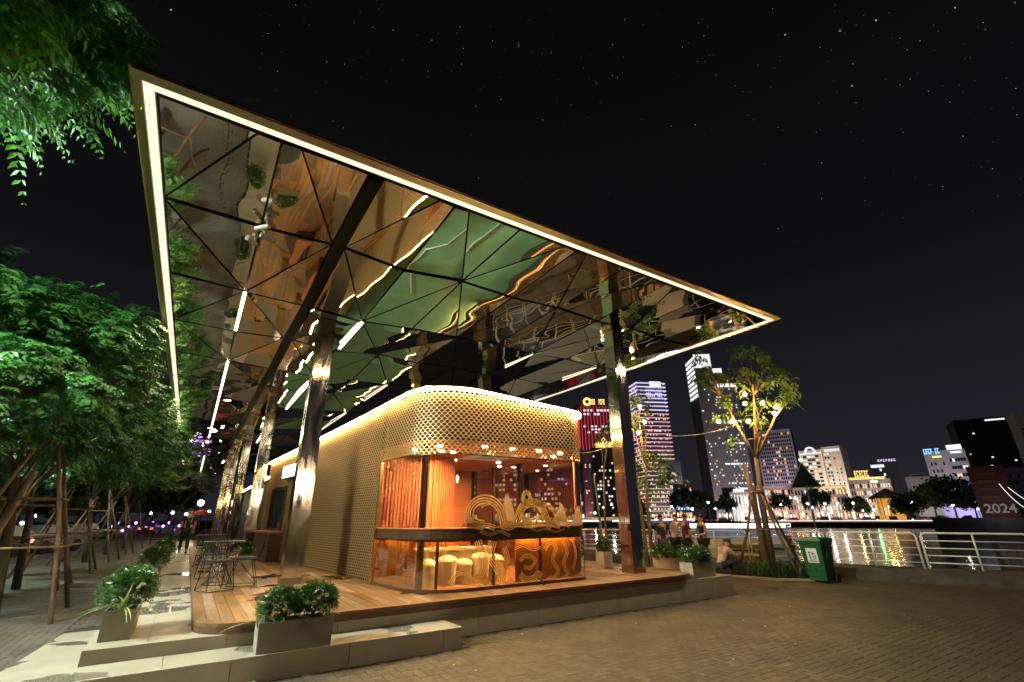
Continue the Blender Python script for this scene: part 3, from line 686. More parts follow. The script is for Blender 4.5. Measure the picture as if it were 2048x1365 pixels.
# things inside: white tubs and bench behind the skirt glass
for i, (x, y, h) in enumerate([(3.62, 8.3, .40), (3.98, 8.25, .46), (4.32, 8.3, .38), (4.62, 8.2, .50), (4.95, 8.25, .44)]):
    t = thing('storage_tub', ['squat white tub behind the skirt glass by the dark corner post', 'second white tub behind the glass, domed lid, right of the squat one', 'low white tub in the middle behind the kiosk glass', 'tallest white tub behind the kiosk skirt glass', 'white tub behind the swirl printed skirt glass, last of the row'][i], 'tub', (x, y, .5), 0, 'white tubs inside the kiosk')
    MB().lathe((0, 0, 0), [(.14, 0), (.165, h*.8), (.165, h*.82)], 16).build('body', 'white', t, local=True, smooth=False)
    MB().lathe((0, 0, h*.82), [(.172, 0), (.172, .02), (.14, .07), (.05, .10), (.001, .105)], 16, False).build('lid', 'white', t, local=True, smooth=True)
MB().b2(3.55, 5.0, 8.75, 9.2, .50, .62).build('bench_base', 'white', ks)
t = thing('work_bench', 'white work bench inside the kiosk behind the tubs', 'bench', (4.4, 9.0, .62))
MB().b2(3.6, 5.3, 8.8, 9.25, 1.02, 1.06).build('top', 'white', t); MB().b2(3.65, 5.25, 8.95, 9.22, .62, 1.018).build('cabinet', 'white', t)
t = thing('steel_tray', 'small steel tray on the kiosk counter left of the swirls', 'tray', (4.22, 7.78, 1.4435)); MB().box((0, 0, .03), (.34, .2, .058)).build('tray', 'column', t, local=True); MB().lathe((-.06, 0, .06), [(.035, 0), (.045, .10), (.047, .105)], 12).build('cup', 'white', t, local=True)
rk = thing('rear_kiosk', 'second low kiosk with green roof hidden behind the golden one, seen in the mirror ceiling', 'kiosk', (4.7, 19.4, DZ))
MB().b2(2.75, 6.75, 19.4, 36, DZ, 3.25).build('wall', 'goldback', rk); MB().b2(2.6, 6.9, 19.3, 36.1, 3.252, 3.36).build('roof', 'roofgreen', rk)
MB().b2(2.56, 2.598, 19.3, 36.1, 3.28, 3.33).build('rim_led', 'ledk', rk); MB().b2(6.902, 6.94, 19.3, 36.1, 3.28, 3.33).build('rim_led', 'ledk', rk)
# rooftop plant, seen in the mirror ceiling
pp = MB().tube([(5.2, 8.4, 3.40), (5.2, 10.2, 3.40), (4.6, 10.4, 3.40), (4.5, 11.5, 3.40), (5.3, 13.3, 3.40)], .02, 6).build('pipe_run', 'white')
tag(pp, 'white refrigerant pipe snaking over the green kiosk roof', 'pipe')
# ------------------------------------------------------------------ foliage helpers
def sprays(P, D, L, n, lw, ll, droop, rg, ang=1.1):
    """pinnate leaf sprays: base points P, directions D (N,3), length L, n leaflet pairs -> vertices, quads"""
    P = np.asarray(P, float); D = np.asarray(D, float); N = len(P); D = D/np.linalg.norm(D, axis=1, keepdims=True)
    Ls = L*rg.uniform(.7, 1.25, N); t = (np.arange(n)+.7)/n
    pos = P[:, None]+D[:, None]*(Ls[:, None]*t)[..., None]; pos[..., 2] -= droop*(Ls[:, None]*t**2)*1.0
    tan = D[:, None]*1.0-np.array([0, 0, 1])*(2*droop*t)[None, :, None]; tan = tan/np.linalg.norm(tan, axis=2, keepdims=True)
    sd = np.cross(tan, np.array([0, 0, 1.])); sd = sd/(np.linalg.norm(sd, axis=2, keepdims=True)+1e-6); up = np.cross(sd, tan)
    V = np.zeros((N, n, 2, 4, 3))
    sz = np.sin(PI*(.18+.75*t))[None, :, None]
    for k, sg in enumerate((-1, 1)):
        dr = sd*sg*math.sin(ang)+tan*math.cos(ang)-np.array([0, 0, 1])*.28+rg.normal(0, .12, (N, n, 3)); dr = dr/np.linalg.norm(dr, axis=2, keepdims=True)
        wd = np.cross(dr, up+rg.normal(0, .25, (N, n, 3))); wd = wd/(np.linalg.norm(wd, axis=2, keepdims=True)+1e-6)
        l_ = ll*sz*rg.uniform(.8, 1.2, (N, n, 1)); w_ = lw*sz
        V[:, :, k, 0] = pos; V[:, :, k, 1] = pos+dr*l_*.5+wd*w_; V[:, :, k, 2] = pos+dr*l_-np.array([0, 0, 1])*l_*.15; V[:, :, k, 3] = pos+dr*l_*.5-wd*w_
    V = V.reshape(-1, 3); return V, np.arange(len(V)).reshape(-1, 4)
def blades(P, L, w, rg, spread=.5, seg=5, droop=.9):
    """strap leaves: arching ribbons from the points P"""
    N = len(P); a = rg.uniform(0, 2*PI, N); ln = L*rg.uniform(.6, 1.2, N); sp_ = spread*rg.uniform(.3, 1.3, N)
    V = np.zeros((N, seg+1, 2, 3)); h = np.stack([np.cos(a), np.sin(a)], 1); s = np.stack([-np.sin(a), np.cos(a)], 1)
    for i in range(seg+1):
        t = i/seg; r_ = ln*(sp_*t+.45*sp_*t*t); z = ln*(t-droop*sp_*t*t*.9); ww = w*(1-.85*t**1.6)*(.5+min(t*3, .5))
        for k, sg in enumerate((-1, 1)):
            V[:, i, k, :2] = P[:, :2]+h*r_[:, None]+s*(sg*ww); V[:, i, k, 2] = P[:, 2]+z
    F = np.array([(2*i, 2*i+2, 2*i+3, 2*i+1) for i in range(seg)]); F = (F[None]+np.arange(N)[:, None, None]*(seg+1)*2).reshape(-1, 4)
    return V.reshape(-1, 3), F
def crown_points(rg, c, r_, n, lo=-.5):
    out = []
    while len(out) < n:
        p = rg.normal(0, 1, 3); p /= np.linalg.norm(p)
        if p[2] < lo: continue
        out.append(np.array(c)+p*np.array(r_)*rg.uniform(.45, 1.0)**.6)
    return np.array(out)
def make_tree(name, label, loc, blobs, per, L, n, lw, ll, droop, mat, bark, tr, hfork, seed, lean=(0, 0), group=None, limbs=14, cat='tree'):
    rg = np.random.default_rng(seed); root = thing(name, label, cat, loc, 0, group); x, y, z = loc
    C = np.concatenate([crown_points(rg, c, r_, k) for c, r_, k in blobs])
    fork = Vector((x+lean[0], y+lean[1], z+hfork)); tb = MB()
    tb.tube([(x, y, z-.05), (x+lean[0]*.25, y+lean[1]*.25, z+hfork*.3), (x+lean[0]*.6+.03, y+lean[1]*.6, z+hfork*.65), fork], [tr*1.15, tr, tr*.85, tr*.75], 9)
    trk = tb.build('trunk', bark, root, smooth=True)
    br = MB(); idx = rg.permutation(len(C)); cc0 = np.array([fork.x, fork.y, fork.z]); mains = []
    for i in idx[:5]:
        m_ = fork.lerp(Vector(C[i]), .55)+Vector((0, 0, .15)); mains.append(m_)
        br.tube([fork-Vector((0, 0, .08)), fork.lerp(m_, .5)+Vector((rg.normal(0, .05), rg.normal(0, .05), .06)), m_], [tr*.5, tr*.36, tr*.24], 6)
    for i in idx[:limbs*3]:
        e_ = Vector(C[i]); s_ = min(mains, key=lambda q: (q-e_).length); m_ = s_.lerp(e_, .5)+Vector((rg.normal(0, .06), rg.normal(0, .06), .08))
        br.tube([s_-Vector((0, 0, .04)), m_, e_], [tr*.2, tr*.12, tr*.05], 5)
    br.build('branches', bark, root, smooth=True)
    P = np.repeat(C, per, axis=0)+rg.normal(0, .10, (len(C)*per, 3)); cc = np.array([fork.x, fork.y, fork.z])
    D = (P-cc); D /= np.linalg.norm(D, axis=1, keepdims=True); D = D*np.array([1, 1, .35])+rg.normal(0, .62, D.shape)*np.array([1, 1, .45])
    V, F = sprays(P, D, L, n, lw, ll, droop, rg)
    fast('crown', V, F, mat, root)
    return root

# ------------------------------------------------------------------ planters and their plants
def planter(loc, w, d, lab, h=.30, rz=0, grp='grey terrazzo planters'):
    t = thing('planter', lab, 'planter', loc, rz, grp); b = .02
    o = MB(); q = [(-w/2, -d/2), (w/2, -d/2), (w/2, d/2), (-w/2, d/2)]; i = [(-w/2+b, -d/2+b), (w/2-b, -d/2+b), (w/2-b, d/2-b), (-w/2+b, d/2-b)]; s = .96
    vs = [(p[0]*s, p[1]*s, 0) for p in q]+[(*p, h) for p in q]+[(*p, h) for p in i]+[(*p, h-.06) for p in i]; fs = [(3, 2, 1, 0)]
    for k in range(4):
        n = (k+1) % 4; fs += [(k, n, 4+n, 4+k), (4+k, 4+n, 8+n, 8+k), (8+k, 8+n, 12+n, 12+k)]
    o.add(vs, fs).build('box', 'planter', t, local=True); MB().add([vs[12], vs[13], vs[14], vs[15]], [(0, 1, 2, 3)]).build('soil', 'soil', t, local=True)
    return t
def shrub(loc, r_, n, lab, seed, blobs=None, flowers=26, grp='flowering shrubs in the planters'):
    rg = np.random.default_rng(seed); t = thing('flowering_shrub', lab, 'shrub', loc, 0, grp); bl = blobs or [((0, 0, r_[2]*.9), r_)]
    P = []; D = []
    for c, rr in bl:
        k = int(n/len(bl)); u = rg.normal(0, 1, (k, 3)); u /= np.linalg.norm(u, axis=1, keepdims=True); u[:, 2] = np.where(u[:, 2] < -.45, -u[:, 2], u[:, 2])
        P.append(np.array(c)+u*np.array(rr)*rg.uniform(.35, 1., (k, 1))**.5); D.append(u+rg.normal(0, .5, (k, 3))+np.array([0, 0, .3]))
    P = np.concatenate(P)+np.array(loc); D = np.concatenate(D)
    V, F = sprays(P, D, .075, 4, .009, .034, .15, rg); fast('foliage', V, F, 'shrub', t)
    st = MB()
    for c, rr in bl:
        for k in range(5): st.tube([(loc[0]+c[0]*.8+rg.normal(0, .02), loc[1]+c[1]*.8, loc[2]-.02), (loc[0]+c[0]+rg.normal(0, rr[0]*.4), loc[1]+c[1]+rg.normal(0, rr[1]*.4), loc[2]+c[2])], [.008, .004], 5)
    st.build('stems', 'bark', t)
    fm = MB(); fm.lathe((0, 0, 0), [(.003, 0), (.016, .004), (.019, .009)], 5, False); fme = fm.mesh('flower'); fme.materials.append(M['petal'])
    for k in range(flowers):
        c, rr = bl[int(rg.integers(len(bl)))]; u = rg.normal(0, 1, 3); u /= np.linalg.norm(u); u[2] = abs(u[2])*.9+.1; u[1] = -abs(u[1]) if rg.random() < .75 else u[1]
        p = np.array(c)+u*np.array(rr)*1.04
        o = bpy.data.objects.new('flower', fme); COL.objects.link(o); o.parent = t; o.location = p; o.rotation_euler = (rg.normal(.5, .4), rg.normal(0, .4), rg.uniform(0, 6)); s = rg.uniform(.9, 1.8); o.scale = (s, s, s)
    return t
def spider(loc, L, n, lab, seed, spread=.8, grp='variegated spider plants'):
    rg = np.random.default_rng(seed); t = thing('spider_plant', lab, 'plant', loc, 0, grp)
    for k in range(n):
        V, F = blades(np.array([[loc[0]+rg.normal(0, .015), loc[1]+rg.normal(0, .015), loc[2]]]), L, .013, rg, spread, 6, 1.0); fast('leaf', V, F, 'spider', t)
    return t
planter((1.255, 6.56, SZ), .80, .30, 'wide grey planter on the low step, nearest to the viewer')
shrub((1.25, 6.56, SZ+.26), None, 2300, 'low shrub of two mounds with white flowers in the wide step planter', 11, [((-.17, .0, .17), (.22, .17, .17)), ((.2, .0, .19), (.24, .17, .17))], 34)
for i, (dx, lab) in enumerate([(-.36, 'long striped leaves hanging over the left end of the step planter'), (-.15, 'striped grassy tuft at the front of the step planter, left of centre'), (.06, 'striped tuft at the front of the step planter, right of centre'), (.34, 'upright striped leaves at the right end of the step planter')]):
    spider((1.25+dx, 6.47, SZ+.25), [.34, .2, .2, .30][i], [16, 13, 13, 16][i], lab, 20+i, [.95, .75, .75, .7][i])
lp = [(7.70, 'upright grey planter on the tiled walk, end on, with a round flowering shrub', 'round dense shrub dotted with white flowers beside the ramp', 'striped leaves arching over the front of the end-on planter by the ramp'),
      (13.2, 'second grey planter along the tiled walk', 'round shrub in the second planter along the tiled walk', 'striped leaves on the second planter of the tiled walk'),
      (18.2, 'third grey planter along the tiled walk', 'round shrub in the third planter along the tiled walk', 'striped leaves on the third planter of the tiled walk'),
      (25.5, 'farthest grey planter along the tiled walk', 'farthest shrub along the tiled walk', 'striped leaves on the farthest planter of the tiled walk')]
for i, (y, a, b, c) in enumerate(lp):
    planter((-.44, y, PZ), .30, .80, a); shrub((-.44, y, PZ+.26), None, [1700, 1300, 1000, 600][i], b, 31+i, [((0, -.12, .2), (.27, .3, .22)), ((0, .2, .22), (.25, .25, .2))], [26, 14, 10, 4][i])
    spider((-.44, y-.36, PZ+.26), .42, [20, 14, 10, 8][i], c, 41+i, 1.0)
planter((9.45, 7.20, PZ), .78, .32, 'pale planter at the right end of the plinth, its front to the plaza')
planter((9.72, 8.05, PZ), .32, 1.0, 'pale planter behind the plinth end one, set lengthwise')
shrub((9.42, 7.2, PZ+.26), None, 1500, 'flower dotted shrub at the right end of the plinth', 51, [((-.15, 0, .14), (.25, .2, .16)), ((.15, .0, .16), (.25, .2, .16))], 30)
shrub((9.7, 8.05, PZ+.26), None, 1300, 'shrub with white flowers behind the plinth end planter', 52, [((-.02, -.2, .15), (.24, .3, .16)), ((-.05, .25, .15), (.24, .26, .15))], 22)
spider((9.52, 8.35, PZ+.26), .5, 16, 'pale striped leaves fanning left from the lengthwise planter', 53, .9); spider((9.72, 7.12, PZ+.26), .38, 14, 'striped leaves at the right end of the plinth end planter', 54, .8)
planter((8.98, 9.6, DZ), .30, .30, 'small square planter on the deck behind the slim column'); shrub((8.98, 9.6, DZ+.26), None, 700, 'small shrub on the deck behind the slim mirror column', 55, [((0, 0, .16), (.15, .15, .18))], 6)
planter((1.15, 13.6, DZ), .55, .30, 'grey planter on the deck behind the wire table'); shrub((1.15, 13.6, DZ+.26), None, 800, 'dark shrub with white blooms on the deck behind the wire table', 56, [((0, 0, .18), (.28, .17, .2))], 14)

# ------------------------------------------------------------------ wire chairs and tables
def make_chair(lab):
    t = thing('wire_chair', lab, 'chair', (0, 0, 0), 0, 'black wire chairs on the deck')
    s = MB(); W, Dp, h = .42, .42, .45
    for i in range(9): x = -W/2+W*i/8; s.tube([(x, -Dp/2, h+.01), (x, 0, h-.012), (x, Dp/2, h)], .0045, 4)
    for j in range(8): y = -Dp/2+Dp*j/7; s.tube([(-W/2, y, h+.008), (0, y, h-.008), (W/2, y, h+.008)], .0045, 4)
    s.tube([(-W/2, -Dp/2, h+.01), (W/2, -Dp/2, h+.01), (W/2, Dp/2, h), (-W/2, Dp/2, h), (-W/2, -Dp/2, h+.01)], .009, 6); s.build('seat', 'wire', t, local=True)
    MB().b2(-W/2+.03, W/2-.03, -Dp/2+.03, Dp/2-.03, h+.012, h+.028).build('seat_pad', 'rubber', t, local=True)
    b = MB()
    for i in range(9): x = -W/2+W*i/8; b.tube([(x, Dp/2, h), (x*.98, Dp/2+.05, h+.12), (x*.92, Dp/2+.10, h+.40)], .0045, 4)
    for j in range(7): q = j/6; b.tube([(-W/2*(1-.08*q), Dp/2+.03+.07*q, h+.06+.34*q), (0, Dp/2+.055+.07*q, h+.06+.34*q), (W/2*(1-.08*q), Dp/2+.03+.07*q, h+.06+.34*q)], .0045, 4)
    b.tube([(-W/2, Dp/2, h), (-W/2*.98, Dp/2+.05, h+.12), (-W/2*.92, Dp/2+.10, h+.40), (W/2*.92, Dp/2+.10, h+.40), (W/2*.98, Dp/2+.05, h+.12), (W/2, Dp/2, h)], .009, 6); b.build('backrest', 'wire', t, local=True)
    for sx in (-1, 1):
        l_ = MB(); x = sx*W/2
        l_.tube([(x*.85, -.12, h), (x, -.22, .012), (x, .24, .012), (x*.85, .12, h)], .008, 6)
        l_.build('leg', 'wire', t, local=True)
    l_ = MB(); l_.tube([(-W/2, -.20, .012), (W/2, -.20, .012)], .007, 5); l_.tube([(-W/2*.85, -.12, h), (W/2, .24, .012)], .006, 5); l_.tube([(W/2*.85, -.12, h), (-W/2, .24, .012)], .006, 5)
    l_.build('stretcher', 'wire', t, local=True)
    return t
ch0 = make_chair('black wire chair side on, its back to the big mirror column'); ch0.location = (1.02, 10.7, DZ); ch0.rotation_euler = (0, 0, -1.75)
for (x, y, rz, lab) in [(.58, 10.15, .35, 'black wire chair in front of the wire table, seen from its seat'), (.55, 12.2, 3.3, 'black wire chair on the far side of the wire table'),
                        (.55, 15.0, .2, 'black wire chair at the second wire table'), (.6, 17.2, 3.0, 'black wire chair far along the deck beyond the second table'),
                        (8.35, 10.25, 1.9, 'black wire chair behind the slim column'), (7.15, 8.95, -1.1, 'black wire chair beside the glass end of the kiosk')]:
    dup(ch0, (x, y, DZ), rz, lab)
def make_table(lab, loc):
    t = thing('wire_table', lab, 'table', (0, 0, 0), 0, 'round wire tables on the deck')
    MB().lathe((0, 0, .72), [(.34, 0), (.35, .008), (.35, .018), (.34, .022)], 28).build('tabletop', 'wire', t, local=True)
    p = MB(); 
    for k in range(14):
        a = 2*PI*k/14; p.tube([(.27*math.cos(a), .27*math.sin(a), .72), (.06*math.cos(a+.5), .06*math.sin(a+.5), .38), (.25*math.cos(a+1), .25*math.sin(a+1), .012)], .006, 5)
    p.build('wire_base', 'wire', t, local=True)
    r_ = MB(); r_.tube([(.25*math.cos(2*PI*k/20), .25*math.sin(2*PI*k/20), .012) for k in range(21)], .008, 5); r_.build('foot_ring', 'wire', t, local=True)
    t.location = loc; return t
tb0 = make_table('round black wire table between the two nearest chairs on the deck', (.66, 11.15, DZ))
dup(tb0, (.6, 16.1, DZ), .3, 'round black wire table farther down the deck'); dup(tb0, (7.75, 9.6, DZ), .5, 'round black wire table right of the kiosk glass')

# ------------------------------------------------------------------ street trees on the left with their timber props
tl = [(-2.55, 12.7), (-3.35, 18.0), (-3.35, 22.3), (-3.3, 27.5), (-3.2, 33.), (-3.1, 40.)]
labs = ['big leafy tree nearest on the left, brightly lit green crown', 'second street tree in the row beside the tiled walk', 'third street tree in the row beside the tiled walk', 'fourth street tree, its crown touching the canopy edge', 'fifth street tree along the tiled walk', 'last street tree of the row beside the tiled walk']
bl = [[((-3.9, 12.2, 4.8), (1.5, 2.0, 1.6), 62), ((-2.7, 12.9, 4.9), (1.25, 1.7, 1.4), 55), ((-3.0, 11.2, 3.7), (1.3, 1.3, .9), 30), ((-3.6, 12.6, 3.2), (1.5, 1.7, .8), 34)],
      [((-3.2, 17.8, 5.6), (1.5, 2., 1.9), 60), ((-2.3, 17.2, 4.4), (1.2, 1.5, 1.4), 36), ((-3.2, 17.4, 3.3), (1.6, 1.8, .8), 30)],
      [((-3.0, 22., 5.6), (1.7, 2.1, 2.1), 64), ((-2.0, 21.6, 4.2), (1.0, 1.4, 1.4), 30), ((-3.1, 21.8, 3.3), (1.6, 1.8, .8), 28)],
      [((-2.8, 27., 5.6), (1.8, 2.2, 2.2), 66), ((-1.6, 26.6, 4.2), (.9, 1.3, 1.5), 30)],
      [((-2.7, 33., 5.4), (1.8, 2.4, 2.4), 64)], [((-2.6, 40., 5.0), (1.9, 2.6, 2.6), 60)]]
for i, (x, y) in enumerate(tl):
    make_tree('street_tree', labs[i], (x, y, 0), bl[i], [19, 18, 17, 16, 14, 12][i], .52, 8, .034, .155, .55, 'leafA', 'bark', .085 if i else .09, 2.5, 60+i, (-.35, -.1), 'street trees left of the canopy')
pm0 = None
def props(x, y, lab, seed):
    r_ = random.Random(seed); t = thing('tree_prop', lab, 'tree prop', (x, y, 0), 0, 'timber props around the street trees')
    for i, (sx, sy) in enumerate(((-1, -1), (1, -1), (1, 1), (-1, 1))):
        a = (x+sx*(.95+r_.uniform(-.1, .15)), y+sy*(1.0+r_.uniform(-.15, .15)), -.02); b = (x+sx*.16, y+sy*.18, 2.75+r_.uniform(-.2, .3)); m = [(a[k]+b[k])/2+r_.uniform(-.04, .04) for k in range(3)]
        MB().tube([a, m, b], [.038, .035, .028], 7).build('pole', 'stake', t, smooth=True)
    for z, s in ((1.2, .62), (2.0, .36)):
        for (ax, ay, bx_, by) in ((-1, -1, 1, -1), (1, -1, 1, 1), (1, 1, -1, 1), (-1, 1, -1, -1)):
            e_ = 1.25; MB().tube([(x+ax*s*e_, y+ay*s*e_, z+r_.uniform(-.03, .03)), (x+bx_*s*e_, y+by*s*e_, z+r_.uniform(-.03, .03))], [.024, .02], 6).build('crossbar', 'stake', t, smooth=True)
    return t
for i, (x, y) in enumerate(tl):
    props(x, y, ['pale pole frame propping the nearest street tree on the left', 'pole frame around the second street tree', 'pole frame around the third street tree', 'pole frame around the fourth street tree', 'pole frame around the fifth street tree', 'pole frame around the last street tree of the row'][i], 80+i)
# one long brace leaning on the nearest tree
br = MB().tube([(-3.05, 12.4, -.02), (-2.85, 12.5, 1.3), (-2.62, 12.6, 2.5)], [.085, .07, .055], 8).build('brace_pole', 'stake', smooth=True); tag(br, 'thick pale slab leaning on the nearest left street tree', 'pole')
M['leafT'] = pm('bright tree leaf', (.070, .23, .024), .6, spec=.12, col2=(.035, .15, .022), ns=1.2, trans=.35)
# tree overhanging the top left corner, its trunk left of the picture
make_tree('overhanging_tree', 'bright green branches hanging into the top left of the sky', (-4.6, 4.2, 0), [((-2.35, 5.3, 6.0), (.62, .8, 1.0), 38), ((-3.2, 5.2, 6.5), (.9, .9, 1.2), 40), ((-1.9, 5.6, 6.6), (.45, .5, .5), 9), ((-2.8, 5.2, 7.6), (1.2, 1., .7), 30)], 11, .46, 8, .029, .125, .8, 'leafT', 'bark', .16, 3.6, 97, (.2, .2), limbs=16)

# ------------------------------------------------------------------ right hand trees with light bulbs
def bulb_tree(name, lab, loc, tips, seed, tr, leaves=True):
    rg = np.random.default_rng(seed); root = thing(name, lab, 'tree', loc, 0, 'bulb hung trees by the river rail'); x, y, z = loc
    stems = [Vector((x-.06, y+.05, 0)), Vector((x+.08, y-.03, 0))]; tk = MB(); f = []
    for k, s in enumerate(stems):
        e_ = Vector((x-.18+.36*k, y+.12-.2*k, 3.1+.25*k)); f.append(e_); m = s.lerp(e_, .55)+Vector((.05*(1-2*k), 0, 0))
        tk.tube([s-Vector((0, 0, .05)), s.lerp(m, .5), m, e_], [tr*1.25, tr, tr*.85, tr*.62], 8)
    tk.build('trunk', 'barkp', root, smooth=True)
    b = MB(); C = []
    C = [Vector(tp) for tp in tips]; mains = []
    for i in range(0, len(C), max(1, len(C)//6)):
        tp = C[i]; s = min(f, key=lambda q: (q-tp).length); m = s.lerp(tp, .62)+Vector((rg.normal(0, .06), rg.normal(0, .06), -.10)); mains.append(m)
        b.tube([s-Vector((0, 0, .1)), s.lerp(m, .5)+Vector((0, 0, -.06)), m], [tr*.52, tr*.42, tr*.30], 7)
    for tp in C:
        s = min(mains, key=lambda q: (q-tp).length+max(0, q.z-tp.z)*2); b.tube([s-Vector((0, 0, .05)), s.lerp(tp, .5)+Vector((rg.normal(0, .04), rg.normal(0, .04), -.04)), tp], [tr*.24, tr*.17, tr*.08], 6)
    b.build('branches', 'barkp', root, smooth=True)
    if leaves:
        P = np.repeat(np.array([tuple(c) for c in C]), 9, axis=0); D = rg.normal(0, 1, P.shape)*np.array([1, 1, .5])+np.array([0, 0, .25]); P = P+rg.normal(0, .09, P.shape)
        V, F = sprays(P, D, .34, 3, .045, .22, .95, rg, .9); fast('crown', V, F, 'leafB', root)
    return root
TX, TY = 14.42, 8.5; DT = math.hypot(TX, TY)
def tip(px, py, dd=0): return at(px, py, DT+dd)
tips = [tip(*q) for q in [(1395, 712, .2), (1412, 735, -.3), (1432, 752, .3), (1400, 765, 0), (1452, 800, -.2), (1448, 828, .2), (1462, 745, .4), (1475, 705, .1), (1500, 698, -.4), (1522, 712, .3), (1535, 728, 0), (1492, 742, -.6), (1515, 770, .5),
        (1480, 772, -.3), (1540, 760, -.5), (1565, 748, .2), (1582, 768, 0), (1572, 790, -.3), (1556, 735, .6), (1500, 808, .3), (1518, 838, -.4), (1485, 832, .5), (1530, 800, .2), (1466, 880, .2)]]
bulb_tree('bulb_tree', 'slim twin stemmed tree hung with glowing bulbs beside the green bin', (TX, TY, 0), tips, 5, .10)
def props3(x, y, lab):
    t = thing('tree_prop', lab, 'tree prop', (x, y, 0), 0, 'timber tripods on the river side')
    for a in (2.6, 4.4, 5.7, .8): MB().tube([(x+1.0*math.cos(a), y+1.0*math.sin(a), -.02), (x+.5*math.cos(a)+.03, y+.5*math.sin(a), 1.2), (x+.10*math.cos(a), y+.1*math.sin(a), 2.45)], [.042, .04, .032], 7).build('pole', 'stake', t, smooth=True)
    for z, r_ in ((1.2, .56), (2.25, .22)):
        for k in range(4):
            a, b = (2.6, 4.4, 5.7, .8)[k], (4.4, 5.7, .8+2*PI, 2.6)[k]; MB().tube([(x+r_*math.cos(a), y+r_*math.sin(a), z), (x+r_*math.cos(b), y+r_*math.sin(b), z+.02)], .024, 6).build('crossbar', 'stake', t, smooth=True)
props3(TX, TY, 'timber tripod tied round the bulb tree by the green bin')
D2 = 17.0; b2 = at(1302, 1140, D2)
tp2 = [at(px, py, D2+d) for px, py, d in [(1268, 800, .2), (1280, 790, -.2), (1292, 812, .3), (1262, 830, 0), (1275, 850, .3), (1300, 905, -.3), (1325, 925, .2), (1340, 945, 0), (1268, 930, .2), (1286, 958, -.2), (1320, 950, .4)]]
bulb_tree('bulb_tree', 'thin tree with a few bulbs just right of the slim mirror column', (b2.x, b2.y, 0), tp2, 6, .06)
b3 = at(1195, 1125, 19.)
tp3 = [at(px, py, 19.+d) for px, py, d in [(1215, 850, 0), (1225, 838, .3), (1208, 870, -.3)]]
bulb_tree('bulb_tree', 'slender tree behind the kiosk glass, a bulb glowing by its top', (b3.x+.4, b3.y, 0), tp3, 8, .05)
def bulb(p, lab, r_=.052):
    t = thing('light_bulb', lab, 'light bulb', p, 0, 'bulbs hung in the river side trees')
    MB().ball((0, 0, 0), r_, 12).build('globe', 'bulb', t, local=True, smooth=True); MB().lathe((0, 0, r_*.9), [(.018, 0), (.018, .05), (.006, .06)], 8).build('socket', 'rubber', t, local=True)
    MB().tube([(0, 0, r_+.05), (.01, 0, r_+.30)], .004, 4).build('flex', 'cable', t, local=True)
for px, py, dd, lab in [(1437, 843, -.1, 'glowing bulb farthest left in the twin stemmed tree'), (1466, 843, -.3, 'glowing bulb second from left in the lower row of the twin stemmed tree'), (1497, 843, -.4, 'glowing bulb in the lower row right of the twin stems'),
                        (1490, 789, -.5, 'topmost glowing bulb of the twin stemmed tree'), (1489, 808, -.4, 'glowing bulb just below the topmost one'), (1525, 806, -.3, 'single bulb glowing right of the topmost pair'), (1553, 815, .1, 'upper of the two bulbs at the right tip of the tree'), (1549, 827, -.1, 'lower of the two bulbs at the right tip of the tree')]:
    bulb(tip(px, py, dd), lab)
for px, py, D, lab in [(1280, 813, 16.6, 'upper bulb glowing right of the slim mirror column'), (1289, 844, 16.6, 'middle bulb glowing right of the slim mirror column'), (1277, 866, 16.6, 'lower bulb glowing right of the slim mirror column'), (1231, 860, 16.5, 'bulb glowing at the left edge of the slim mirror column')]:
    bulb(at(px, py, D), lab)
def catenary(a, b, sag, n=14): return [a.lerp(b, i/n)-Vector((0, 0, sag*4*(i/n)*(1-i/n))) for i in range(n+1)]
cb = MB(); cb.tube(catenary(at(1150, 905, 16.5), at(1232, 882, 17), .15), .006, 4); cb.tube(catenary(at(1335, 872, 17), at(1470, 850, DT), .12), .006, 4); cb = cb.build('overhead_cable', 'rail'); tag(cb, 'thin cable slung between the bulb trees against the skyline', 'cable')

# ------------------------------------------------------------------ strap leaf bed, kerb, bin, rail
MB().prism([(13.05, 8.95), (13.25, 7.75), (14.45, 6.72), (14.9, 7.1), (14.6, 9.6), (13.7, 10.3)], -.05, .02).build('soil_bed', 'soil')['kind'] = 'structure'
kb = MB().ext([(12.95, 9.9), (13.03, 8.7), (13.2, 7.72), (14.15, 6.78)], -.05, .05, .07, 1).build('bed_kerb', 'kerbpale'); tag(kb, 'pale low kerb in front of the strap leaf bed', 'kerb')
rg = np.random.default_rng(4); n_ = 520
P_ = np.stack([rg.uniform(13.25, 14.6, n_), np.zeros(n_), np.full(n_, .0)], 1); P_[:, 1] = 8.05-(P_[:, 0]-13.25)*.75+rg.uniform(0, 1.0, n_)
V, F = blades(P_, .52, .012, rg, .45, 5, .9); bd_ = fast('strap_leaf_grass', V, F, 'blade', None, 'stuff')
P_ = np.stack([rg.uniform(10.4, 12.2, 300), rg.uniform(9.2, 10.2, 300), np.zeros(300)], 1); V, F = blades(P_, .45, .012, rg, .5, 5, .9); fast('strap_leaf_grass', V, F, 'blade', None, 'stuff')
bn = thing('wheelie_bin', 'dark green wheelie bin with white pictogram sticker beside the strap leaf bed', 'bin', (13.86, 6.84, 0), -1.55)
bb = MB(); 
def frus(mb, w0, d0, w1, d1, z0, z1, oy=0):
    mb.add([(-w0/2, -d0/2, z0), (w0/2, -d0/2, z0), (w0/2, d0/2, z0), (-w0/2, d0/2, z0), (-w1/2, -d1/2+oy, z1), (w1/2, -d1/2+oy, z1), (w1/2, d1/2+oy, z1), (-w1/2, d1/2+oy, z1)], [(3, 2, 1, 0), (4, 5, 6, 7), (0, 1, 5, 4), (1, 2, 6, 5), (2, 3, 7, 6), (3, 0, 4, 7)])
